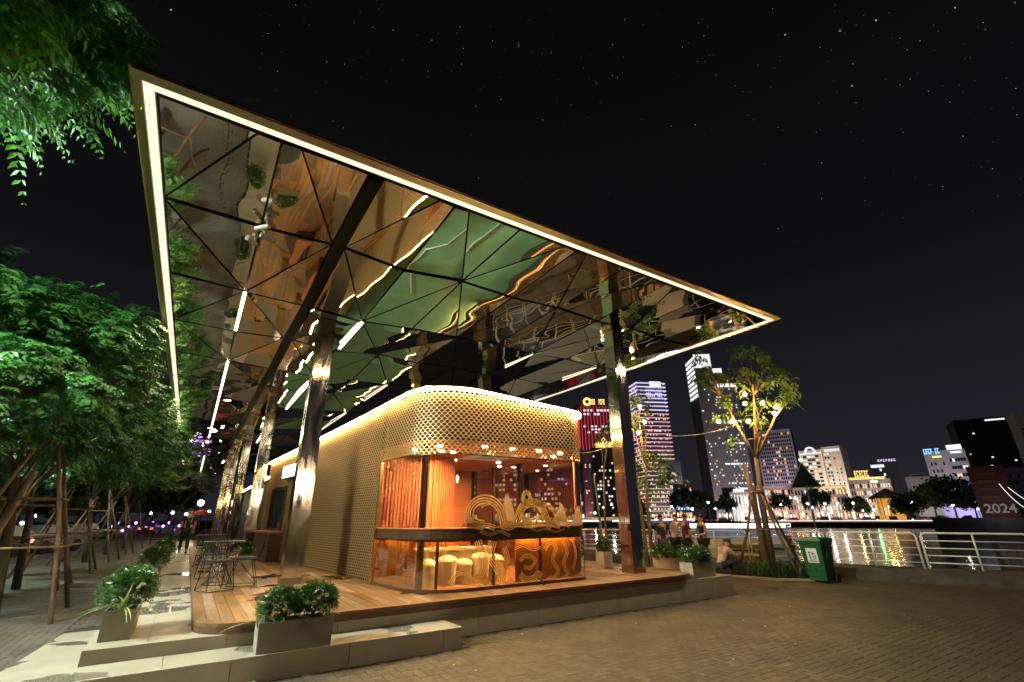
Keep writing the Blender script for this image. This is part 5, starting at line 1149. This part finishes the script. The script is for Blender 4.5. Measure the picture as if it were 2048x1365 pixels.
b.windows(-.42, -.02, .1, .86, 4, 7, [('wD', 5), (None, 3)], 23, fx=.4, fz=.45); b.windows(.08, .46, .12, .9, 6, 7, [('wD', 5), ('wW', 1), ('wC', 1)], 24, fx=.75, fz=.4); b.sign(-.48, -.08, .96, 1.04, 'cyan', 7, 25); b.block(-.3, -.08, -.03, 0, .90, .925, 'sign_panel', 'goldl'); b.block(.1, .44, -.03, .1, 1.0, 1.07, 'sign_panel', 'wht'); b.block(.16, .42, -.03, 0, .945, .975, 'sign_panel', 'wht')
b = Bld('exhibition_hall', 'windowless lilac lit hall on the far bank in front of the hospital block', 1892, 1980, 960, 235, wall=pm('lilac cladding', (.42, .38, .55), .6)); b.body(); b.flood(3500, (.7, .65, 1.), back=.5)
for z in (.35, .5, .62, .78): b.block(-.3+z*.3, .45, -.006, .0, z, z+.012, 'joint', 'greywall')
b = Bld('dark_tower', 'broad nearly black tower on the right skyline with few lit windows', 1968, 2115, 828, 420, wall=pm('black glass wall', (.012, .014, .015), .3), turn=.2); b.body(); b.windows(-.48, .48, .1, .95, 18, 20, [('wC', 1), (None, 40)], 26, fz=.3); b.block(.0, .3, -.01, 0, .965, .98, 'sign_panel', 'wht')
b = Bld('dark_tower', 'grey slab tower cut by the right edge of the view', 2104, 2200, 812, 350, wall='greywall', turn=.3); b.body(); b.windows(-.46, .46, .1, .95, 10, 18, [('wD', 5), (None, 2)], 27)
b = Bld('plain_block', 'unlit block on the far bank right of the red billboard', 2000, 2090, 934, 260, wall=pm('dim concrete', (.06, .055, .05), .8)); b.body(); b.windows(-.42, .42, .1, .9, 8, 6, [('wD', 3), (None, 2)], 72)
# small buildings between the towers and those seen through the kiosk
for i, (x0, x1, py, D, lab, w_) in enumerate([(1345, 1374, 922, 270, 'small lit building between the banded tower and the tallest tower', 'greywall'), (1352, 1392, 968, 240, 'low blue lit building at the foot of the tallest tower', 'dkwall'), (986, 1052, 930, 320, 'dark tower seen through the kiosk glass, left one', 'dkwall'), (1078, 1142, 900, 340, 'dark tower seen through the kiosk glass, right one', 'dkwall'), (930, 984, 965, 300, 'low dark block seen through the kiosk glass at the left', 'dkwall'), (1050, 1084, 980, 250, 'small block between the two towers behind the kiosk glass', 'greywall'), (1452, 1480, 975, 262, 'narrow building at the right foot of the tallest tower', 'greywall'), (1128, 1170, 985, 240, 'low block behind the right kiosk post', 'greywall'), (1560, 1604, 985, 300, 'low block behind the pink building', 'greywall')]):
    b = Bld('city_block', lab, x0, x1, py, D, wall=w_); b.body(); b.windows(-.45, .45, .06, .94, 8, max(4, int(b.h/3.4)), [('wW', 4), ('wC', 2), (None, 12)], 30+i); b.shops(6, 330+i)
    if i == 1: b.sign(-.4, .4, .3, .6, 'cyan', 5, 55)
    if i == 3: b.block(-.2, .5, -.02, 0, .55, .56, 'light_strip', em('blue strip', (.15, .1, 1.), 1.5))
# ------------------------------------------------------------------ far bank trees, lamps, traffic
fr = [(1268, 1018, 150*1.3, 7, 'dark riverside tree at the foot of the banded tower'), (1368, 1000, 200, 8, 'dark tree below the tallest tower, left'), (1402, 1003, 200, 7, 'dark tree below the tallest tower, right'), (1452, 1008, 200, 6, 'dark tree left of the white columns'), (1560, 1005, 205, 6, 'tree in front of the pink colonial building'), (1634, 1000, 205, 7, 'tree in front of the pale riverside hotel'), (1712, 1012, 200, 6, 'tree by the corner building with gold ornament'),
      (1815, 1012, 182, 6.5, 'round tree standing at the water by the yellow villa'), (1862, 995, 205, 8, 'dark tree left of the grey crowned one'), (1900, 990, 195, 10, 'large grey crowned tree before the lilac hall'), (1945, 1005, 200, 6, 'small tree beside the red billboard')]
def far_tree(p, r_, lab, seed, grp, zb, n=2600):
    rg_ = np.random.default_rng(seed); t = thing('bank_tree', lab, 'tree', (p.x, p.y, zb), 0, grp); hz = max(4., p.z)
    MB().tube([(p.x, p.y, zb-.1), (p.x+.2, p.y, hz*.6)], [.3, .18], 6).build('trunk', 'bark', t)
    C = crown_points(rg_, (p.x, p.y, hz), (r_*.62, r_*.62, r_*.5), 90, -.6); k = rg_.integers(len(C), size=n); Q = C[k]+rg_.normal(0, .075*r_, (n, 3)); s = .06*r_
    a = rg_.normal(0, 1, (n, 3)); a /= np.linalg.norm(a, axis=1, keepdims=True); bb_ = np.cross(a, rg_.normal(0, 1, (n, 3))); bb_ /= np.linalg.norm(bb_, axis=1, keepdims=True)
    V = np.stack([Q-a*s, Q+bb_*s*.5, Q+a*s, Q-bb_*s*.5], 1).reshape(-1, 3); fast('crown', V, np.arange(len(V)).reshape(-1, 4), 'leafF', t)
for i, (px, py, D, r_, lab) in enumerate(fr): far_tree(at(px, py, D), r_, lab, 200+i, 'trees on the far bank', -.5)
for i, (px, py, D, r_, lab) in enumerate([(-60, 960, 40, 5, 'dark tree beyond the road, cut by the left edge'), (40, 985, 52, 6, 'dark tree beyond the road, nearest to the left edge in full'), (120, 975, 56, 6.5, 'dark tree beyond the road seen between the first props'), (185, 985, 62, 6, 'dark tree beyond the road behind the second props'), (245, 990, 70, 6, 'dark tree beyond the road behind the third props'), (300, 990, 80, 6.5, 'dark tree at the far end of the left pavement'), (345, 995, 95, 6, 'farthest dark tree beyond the violet stall')]):
    far_tree(at(px, py, D), r_, lab, 260+i, 'dark trees beyond the left road', 0)
lampcols = {'w': em('white street light', (1., .96, .9), 150.), 'g': em('gold street light', (1., .66, .22), 150.), 'gr': em('green light', (.1, 1., .2), 120.), 'b': em('blue light', (.3, .3, 1.), 90.)}
def bank_lamp(px, D, c, lab, h=6., r_=.35):
    p = at(px, 1030, D); t = thing('promenade_lamp', lab, 'street lamp', (p.x, p.y, -.5), 0, 'lamps along the far bank'); MB().tube([(0, 0, 0), (0, 0, h)], .08, 6).build('pole', 'frame', t, local=True); MB().ball((0, 0, h+r_*.8), r_*.55, 8).build('globe', lampcols[c], t, local=True)
for i, (px, c, h, r_) in enumerate([(1190, 'w', 3, .5), (1207, 'g', 5, .4), (1225, 'w', 6, .5), (1300, 'w', 4, .35), (1345, 'w', 5, .4), (1386, 'w', 4, .5), (1420, 'w', 6, .55), (1432, 'g', 4, .45), (1470, 'w', 4, .4), (1490, 'g', 3, .4), (1508, 'g', 3, .35), (1540, 'w', 5, .3), (1566, 'g', 5, .4), (1588, 'g', 7, .4), (1598, 'g', 7, .4), (1620, 'w', 5, .6), (1628, 'w', 4, .4), (1655, 'w', 5, .5), (1680, 'w', 5, .45), (1712, 'g', 5, .45), (1728, 'w', 3, .25), (1750, 'gr', 3, .5), (1762, 'g', 11, .5), (1770, 'g', 11, .5), (1782, 'g', 4, .3), (1830, 'w', 5, .35), (1912, 'w', 4, .35), (1960, 'g', 3, .3), (2020, 'b', 4, .4)]):
    bank_lamp(px, 183 if px > 1500 else 188, c, {'w': 'white', 'g': 'golden', 'gr': 'green', 'b': 'blue'}[c]+' lamp on the far bank '+['in front of the dark tower by the kiosk', 'under the lower pyramid roofed tower', 'left of the slim mirror column', 'right of the slim mirror column', 'between banded and tallest towers', 'under the left dark tree', 'left under the tallest tower', 'beside the white one under the tallest tower', 'left of the white columns', 'among the white columns', 'right of the white columns', 'at the left end of the pink building', 'in the middle of the pink building', 'high at the right end of the pink building', 'high beside its twin at the pink building', 'brightest at the riverside hotel', 'just right of the brightest hotel one', 'at the middle of the riverside hotel', 'at the right end of the riverside hotel', 'before the corner building', 'small before the corner building', 'at the water edge', 'high at the left of the yellow villa', 'high at the right of the yellow villa', 'low beside the yellow villa', 'by the round waterside tree', 'under the grey crowned tree', 'left of the red billboard', 'right of the red billboard'][i], h, r_)
# quay wall and the pinkish light line along it
qp = [at(px, 1030, 176) for px in range(1130, 2080, 40)]
qw = MB(); qw.ext([(p.x, p.y) for p in qp], -1.7, -.35, .6, -1); q_ = qw.build('quay_wall', 'greywall'); tag(q_, 'long dark quay wall along the far bank', 'wall')
ql = MB(); ql.ext([(p.x, p.y) for p in [at(px, 1030, 175.2) for px in range(1480, 1970, 35)]], -.18, .05, .2, -1); l_ = ql.build('quay_light', em('pink white quay light', (1., .74, .72), 1.5)); tag(l_, 'continuous pinkish light line along the far quay', 'light strip')
car0 = thing('parked_car', 'car on the far riverside road below the banded tower', 'car', (0, 0, 0), 0, 'cars on the far riverside road')
cbm = MB(); cbm.add([(-2.1, -.85, .35), (2.1, -.85, .35), (2.1, .85, .35), (-2.1, .85, .35), (-2.1, -.85, .85), (2.1, -.85, .78), (2.1, .85, .78), (-2.1, .85, .85), (-1.5, -.75, .9), (1.1, -.75, .9), (1.1, .75, .9), (-1.5, .75, .9), (-1.1, -.65, 1.42), (.4, -.65, 1.42), (.4, .65, 1.42), (-1.1, .65, 1.42)],
    [(3, 2, 1, 0), (0, 1, 5, 4), (1, 2, 6, 5), (2, 3, 7, 6), (3, 0, 4, 7), (4, 5, 6, 7), (8, 9, 13, 12), (9, 10, 14, 13), (10, 11, 15, 14), (11, 8, 12, 15), (12, 13, 14, 15)]); cbm.build('body', pm('car paint', (.2, .2, .22), .3, .3, vary=.6), car0, local=True)
for sx in (-1.3, 1.3):
    for sy in (-.8, .8): MB().tube([(sx, sy-.1, .33), (sx, sy+.1, .33)], .33, 12).build('wheel', 'rubber', car0, local=True)
for sy in (-.6, .6): MB().box((2.12, sy, .66), (.06, .3, .16)).build('headlight', em('headlight', (1., .95, .85), 30.), car0, local=True); MB().box((-2.12, sy, .7), (.06, .3, .14)).build('taillight', em('taillight', (1., .06, .05), 14.), car0, local=True)
def place_car(p, rz, lab, first=[True]):
    if first[0]: first[0] = False; car0.location = p; car0.rotation_euler = (0, 0, rz); car0['label'] = lab
    else: dup(car0, p, rz, lab)
d_ = (at(1960, 1030, 180)-at(1500, 1030, 180)); rz_ = math.atan2(d_.y, d_.x)
for i, px in enumerate([1262, 1310, 1352, 1398, 1446, 1512, 1548, 1583, 1642, 1668, 1735, 1842, 1868, 1886, 1935]):
    p = at(px, 1030, 180+rnd.uniform(0, 3)); place_car((p.x, p.y, -.50), rz_+(PI if i % 2 else 0)+rnd.uniform(-.06, .06)+(.5 if px < 1460 else 0), 'car on the far riverside road '+['below the banded tower', 'right of the banded tower', 'between the two tall towers', 'below the tallest tower', 'left of the white columns', 'by the left end of the pink building', 'before the middle of the pink building', 'right of the pink building', 'before the riverside hotel', 'right of the riverside hotel', 'before the corner building', 'right of the round waterside tree', 'left of the grey crowned tree', 'under the grey crowned tree', 'left of the red billboard'][i])
# traffic and lamps behind the left trees
for i, (px, D, rz) in enumerate([(12, 36, 1.2), (52, 40, 1.25), (96, 38, 1.2), (128, 47, 1.3), (-40, 34, 1.2), (160, 55, 1.3), (300, 78, 1.4), (345, 84, 1.4)]):
    p = at(px, 1060, D); place_car((p.x, p.y, -.006), rz-PI*(i % 2), 'car in the street behind the left trees, '+['its lights at the far left edge', 'second from the left edge', 'seen right of the pale leaning slab', 'between the first and second trunks', 'just outside the left edge', 'behind the second trunk', 'beyond the last props', 'farthest down the street'][i])
def mast(px, py, D, lab, c, W_=0, r_=.13):
    p = at(px, py, D); t = thing('street_lamp', lab, 'street lamp', (p.x, p.y, -.008), 0, None); MB().lathe((0, 0, 0), [(.07, 0), (.04, p.z)], 8).build('pole', 'frame', t, local=True); MB().ball((0, 0, p.z+r_*.5), r_, 10).build('globe', c, t, local=True)
wl_ = em('white globe', (1., .93, .82), 40.)
mast(345, 1027, 62, 'small white lamp at the end of the tiled walk, left of a pair', wl_); mast(372, 1030, 62, 'small white lamp at the end of the tiled walk, right of a pair', wl_); mast(401, 1009, 46, 'large warm globe lamp beside the far small tree', em('warm globe', (1., .8, .55), 40.), r_=.22)
mast(20, 1046, 52, 'white lamp low behind the nearest left tree, outer one', wl_); mast(44, 1048, 58, 'white lamp low behind the nearest left tree, inner one', wl_); mast(130, 1050, 60, 'warm lamp between the left trunks', em('amber globe', (1., .7, .35), 30.)); mast(72, 1033, 70, 'small high lamp behind the left trunks', wl_)
mast(302, 1028, 75, 'lamp glowing above the violet flower shop lights', wl_); mast(418, 1025, 62, 'white lamp above the red parasol', wl_)
vio = em('violet shop light', (.55, .25, 1.), 5.); sb_ = at(312, 1050, 80); sh = thing('market_stall', 'stall with violet lights at the far end of the left pavement', 'stall', (sb_.x, sb_.y, 0)); MB().box((0, 0, .5), (9, 1.5, 1.0)).build('counter', 'greywall', sh, local=True)
for i in range(16): MB().ball((-4.4+.58*i, -.8, .9+.5*math.sin(i*2.1)), .17, 6).build('lamp', vio, sh, local=True)
pr_ = at(397, 1055, 44); pa = thing('parasol', 'red parasol at the far end of the deck', 'parasol', (pr_.x, pr_.y, 0)); MB().tube([(0, 0, 0), (0, 0, 2.3)], .03, 6).build('pole', 'frame', pa, local=True); MB().lathe((0, 0, 1.95), [(.8, 0), (.45, .25), (.02, .4)], 8, False).build('canopy', pm('red canvas', (.45, .05, .03), .8), pa, local=True)
make_tree('street_tree', 'small airy tree beyond the far end of the deck', (-1.0, 52., 0), [((-.4, 51.8, 4.6), (2.1, 2., 1.5), 44), ((1.0, 51, 5.4), (1.4, 1.4, 1.0), 20)], 8, .6, 8, .05, .14, .3, 'leafB', 'bark', .12, 2.4, 140, (0, 0), 'street trees left of the canopy')
fc = thing('pavement_fence', 'low dark rail fence across the far end of the left pavement', 'fence', (-4.5, 44, 0))
for i in range(9): MB().b2(-8.6+1.1*i, -8.55+1.1*i, 43.97, 44.03, 0, 1.1).build('post', 'frame', fc)
for z in (.35, .7, 1.08): MB().b2(-8.6, .2, 43.98, 44.02, z-.025, z+.025).build('bar', 'frame', fc)

# ------------------------------------------------------------------ river craft, pier, beacon, billboard
M['yel'] = pm('yellow hull', (.62, .38, .03), .4)
def boat(px, D, L, lab, rz, roof_e, hull='yel', deckh=2.3):
    p = at(px, 1080, D); t = thing('river_boat', lab, 'boat', (p.x, p.y, -1.7), rz, None); w = 3.4
    h = MB(); n = 10; top = []; bot = []
    for i in range(n+1):
        q_ = i/n; x = -L/2+L*q_; k = 1-max(0, (q_-.75)/.25)**2*.9; top.append((x, w/2*k)); bot.append((x*.95, w/2*k*.75))
    ring = lambda a, z: [(x, y, z) for x, y in a]+[(x, -y, z) for x, y in reversed(a)]
    vs = ring(bot, 0)+ring(top, 1.2); m_ = 2*(n+1); h.add(vs, [tuple(range(m_-1, -1, -1)), tuple(range(m_, 2*m_))]+[(i, (i+1) % m_, m_+(i+1) % m_, m_+i) for i in range(m_)]); h.build('hull', hull, t, local=True)
    MB().b2(-L*.46, L*.32, -w/2*.86, w/2*.86, 1.2, 1.75).build('cabin', 'white', t, local=True)
    for i in range(int(L)):
        x = -L*.45+L*.76*(i+.5)/int(L)
        for sy in (-1, 1): MB().box((x, sy*w/2*.84, 2.1), (L*.76/int(L)*.8, .05, .5)).build('window', em('cabin window', (.35, .55, 1.), .25) if i == 0 and sy == -1 else bpy.data.materials['cabin window'], t, local=True)
    MB().b2(-L*.48, L*.34, -w/2*.95, w/2*.95, 2.45, 2.62).build('roof', 'white', t, local=True)
    g = MB(); g.b2(-L*.48, L*.34, -w/2*1.0, -w/2*.96, 2.40, 2.66); g.b2(-L*.48, L*.34, w/2*.96, w/2*1.0, 2.40, 2.66); g.build('roof_light', roof_e, t, local=True)
    for sy in (-1, 1): MB().b2(-L*.4, L*.2, sy*w/2*1.005-.02, sy*w/2*1.005+.02, .75, .95).build('hull_stripe', 'red' if False else 'rubber', t, local=True)
    return t
rl1 = em('boat roof light', (1., .86, .62), 7.)
boat(1412, 45, 9, 'yellow river bus with glowing white roof moored beyond the railing', math.atan2((B_-A_).y, (B_-A_).x)+PI+.22, rl1)
boat(1528, 46, 4, 'white moored boat behind the bulb tree trunk, bow to the right', math.atan2((B_-A_).y, (B_-A_).x)+PI+.1, em('small boat light', (1., .9, .75), 6.), 'white')
boat(1352, 130, 14, 'long lit dinner boat on the river below the banded tower', math.atan2(d_.y, d_.x)+.1, em('dinner boat light', (1., .62, .55), 6.), 'dkwall')
pc = at(1300, 1090, 24.5); pt = thing('floating_pier', 'lit floating pier with white posts and awning beyond the slim column', 'pier', (pc.x, pc.y, -1.7), math.atan2((B_-A_).y, (B_-A_).x))
MB().box((-1, -.3, .35), (17, 3.0, .7)).build('pontoon', 'frame', pt, local=True); MB().box((-4.5, -.3, 3.2), (8.5, 3.2, .14)).build('awning', 'white', pt, local=True)
for i in range(8): MB().tube([(-8.5+1.15*i, -1.6, .7), (-8.5+1.15*i, -1.6, 3.13)], .05, 6).build('post', 'white', pt, local=True)
for i in range(5): MB().box((-8+1.7*i, -.3, 3.11), (.9, .12, .05)).build('tube_light', em('pier tube light', (1., .92, .78), 22.) if i == 0 else bpy.data.materials['pier tube light'], pt, local=True)
MB().box((-6.2, .6, 1.6), (3.2, .9, 1.8)).build('ticket_booth', 'palewall', pt, local=True); MB().box((-6.2, .14, 1.9), (2.4, .03, .8)).build('booth_window', 'wC', pt, local=True)
for i in range(12): MB().tube([(-9+1.4*i, 1.15, .7), (-9+1.4*i, 1.15, 1.75)], .025, 6).build('rail_post', 'rail', pt, local=True)
for z in (1.25, 1.75): MB().tube([(-9, 1.15, z), (6.4, 1.15, z)], .022, 6).build('rail_bar', 'rail', pt, local=True)
MB().box((2.8, -.3, 1.55), (1.6, 1.0, 1.7)).build('cabin', 'palewall', pt, local=True); MB().box((2.8, .22, 1.75), (1.2, .03, .7)).build('cabin_window', 'wW', pt, local=True)
bp = at(1632, 1060, 62); bc = thing('navigation_beacon', 'river beacon with outlined dark triangle on a leaning post', 'beacon', (bp.x, bp.y, -1.8)); tz = at(1620, 975, 62).z+1.8; d2 = Vector((bp.x, bp.y, 0)).normalized(); sx = Vector((d2.y, -d2.x, 0))
MB().tube([(0, 0, 0), (0, 0, tz+.2)], .09, 8).build('post', 'rail', bc, local=True)
tri = [(-1.45, tz), (1.35, tz), (0, tz+2.6)]; o = MB(); f = lambda p, e_: (sx.x*p[0]-d2.x*e_, sx.y*p[0]-d2.y*e_, p[1])
o.add([f(p, 0) for p in tri]+[f(p, .06) for p in tri], [(0, 1, 2), (5, 4, 3), (0, 3, 4, 1), (1, 4, 5, 2), (2, 5, 3, 0)]); o.build('board', pm('dark green board', (.01, .03, .02), .5), bc, local=True)
for a, b_ in ((0, 1), (1, 2), (2, 0)): MB().bar(f(tri[a], .1), f(tri[b_], .1), .09, .09).build('border', 'white', bc, local=True)
MB().ball((0, 0, tz+2.9), .18, 10).build('lamp', em('green beacon', (.1, 1., .35), 12.), bc, local=True)
# billboard on a moored barge
D3 = 118; c3 = at(2004, 1035, D3); rz3 = math.atan2(-c3.x, c3.y)
bg_ = thing('barge', 'long low dark barge carrying the red billboard', 'barge', (c3.x, c3.y, -1.7), rz3); MB().b2(-9, 20, -2, 5, 0, 2.6).build('hull', pm('black hull', (.015, .013, .012), .6), bg_, local=True)
for i in range(4): MB().b2(-6+1.6*i, -5.4+1.6*i, -2.12, -2.0, 1.2, 1.9).build('tyre_fender', 'rubber', bg_, local=True)
bz = at(1975, 932, D3).z; bb3 = thing('billboard', 'tall dark red billboard reading 2024 in pale figures', 'billboard', (c3.x-.3, c3.y, .9), rz3); hw_ = 2.35
MB().b2(-hw_, hw_, 0, .5, 0, bz-.9).build('panel', pm('dark red banner', (.10, .014, .012), .7), bb3, local=True)
def text(s, size, m, parent, loc, name='lettering', ext_=.02):
    c_ = bpy.data.curves.new(name, 'FONT'); c_.body = s; c_.size = size; c_.align_x = 'CENTER'; c_.extrude = ext_; c_.offset = .012*size
    o = bpy.data.objects.new(name, c_); COL.objects.link(o); dg = bpy.context.evaluated_depsgraph_get(); me = bpy.data.meshes.new_from_object(o.evaluated_get(dg)); bpy.data.objects.remove(o)
    o = bpy.data.objects.new(name, me); COL.objects.link(o); me.materials.clear(); me.materials.append(M[m] if isinstance(m, str) else m); o.parent = parent; o.location = loc; o.rotation_euler = (PI/2, 0, 0); return o
fl_ = bpy.data.lights.new('banner_fill', 'AREA'); fl_.energy = 110; fl_.size = 2; fo_ = bpy.data.objects.new('banner_fill', fl_); COL.objects.link(fo_); fo_.parent = bb3; fo_.location = (0, -7, 1.); fo_.rotation_euler = (R(115), 0, 0)  # unseen fill light added so the dark banner shows
text('2024', 2.0, pm('pale figures', (.75, .70, .66), .6), bb3, (.25, -.03, .8))
r_ = random.Random(5)
for i in range(7):
    z = bz-.9-1.6-1.25*i; w = r_.uniform(.9, 1.6); MB().b2(-w, w*.8, -.03, 0, z, z+.42).build('faded_line', pm('faded print', (.17, .035, .03), .7) if i == 0 else bpy.data.materials['faded print'], bb3, local=True)
for i, (x0, y0, x1, y1) in enumerate([(1950, 945, 1930, 1030), (1935, 950, 1912, 1028), (2010, 980, 2048, 1020)]):
    pass
# festoon on the right edge
fs_ = MB(); fs_.tube(catenary(at(1998, 968, 112), at(2075, 1022, 105), 1.2), .045, 5); fo = fs_.build('festoon', em('festoon light', (1., .85, .85), 1.4)); tag(fo, 'glowing rope of lights sagging right of the red billboard, lower one', 'light string', 'glowing ropes by the billboard')
fs_ = MB(); fs_.tube(catenary(at(2016, 975, 112), at(2110, 1020, 105), .8), .045, 5); fo = fs_.build('festoon', bpy.data.materials['festoon light']); tag(fo, 'glowing rope of lights right of the red billboard, upper one', 'light string', 'glowing ropes by the billboard')

# ------------------------------------------------------------------ litter specks, stars
lt = MB(); 
for i in range(46):
    x, y = rnd.uniform(2.8, 13), rnd.uniform(3.6, 6.8); s = rnd.uniform(.008, .022); a = rnd.uniform(0, 6); lt.add([(x+s*math.cos(a), y+s*math.sin(a), .004), (x+s*math.cos(a+2), y+s*math.sin(a+2), .009), (x+s*math.cos(a+4), y+s*math.sin(a+4), .004)], [(0, 1, 2)])
lt.build('fallen_petals', 'petal', kind='stuff')
rg = np.random.default_rng(12); star = {0: MB(), 1: MB(), 2: MB()}
bright = [(1680, 62, 2), (1752, 41, 2), (1910, 16, 2), (1704, 172, 2), (1800, 77, 1), (1840, 82, 1), (1706, 128, 1), (1800, 170, 1), (1806, 265, 1), (1926, 273, 1), (2034, 230, 1), (1570, 70, 2), (1408, 72, 1), (1556, 255, 1), (1470, 172, 1), (1643, 326, 1), (1225, 90, 1), (985, 82, 1), (1085, 240, 1), (960, 180, 0), (805, 120, 0), (1390, 250, 1), (1310, 130, 0), (1765, 428, 0), (1985, 338, 1), (1595, 482, 0), (342, 20, 2), (1900, 205, 1), (1545, 18, 1), (1250, 40, 1), (1100, 20, 0), (1640, 95, 1)]
for x, y, k in bright+[(rg.uniform(450, 2048), rg.uniform(0, 560)*rg.uniform(.3, 1), int(rg.choice([0, 0, 0, 0, 1]))) for _ in range(230)]:
    d = sight(x, y).normalized()*4000; s = (1.1, 1.7, 2.8)[k]*rg.uniform(.8, 1.2); star[k].ball((d.x, d.y, d.z+EYE), s, 6)
for k, c in enumerate((.22, .6, 1.2)): star[k].build('stars', em('star %d' % k, (.95, .95, 1.), c), kind='stuff')
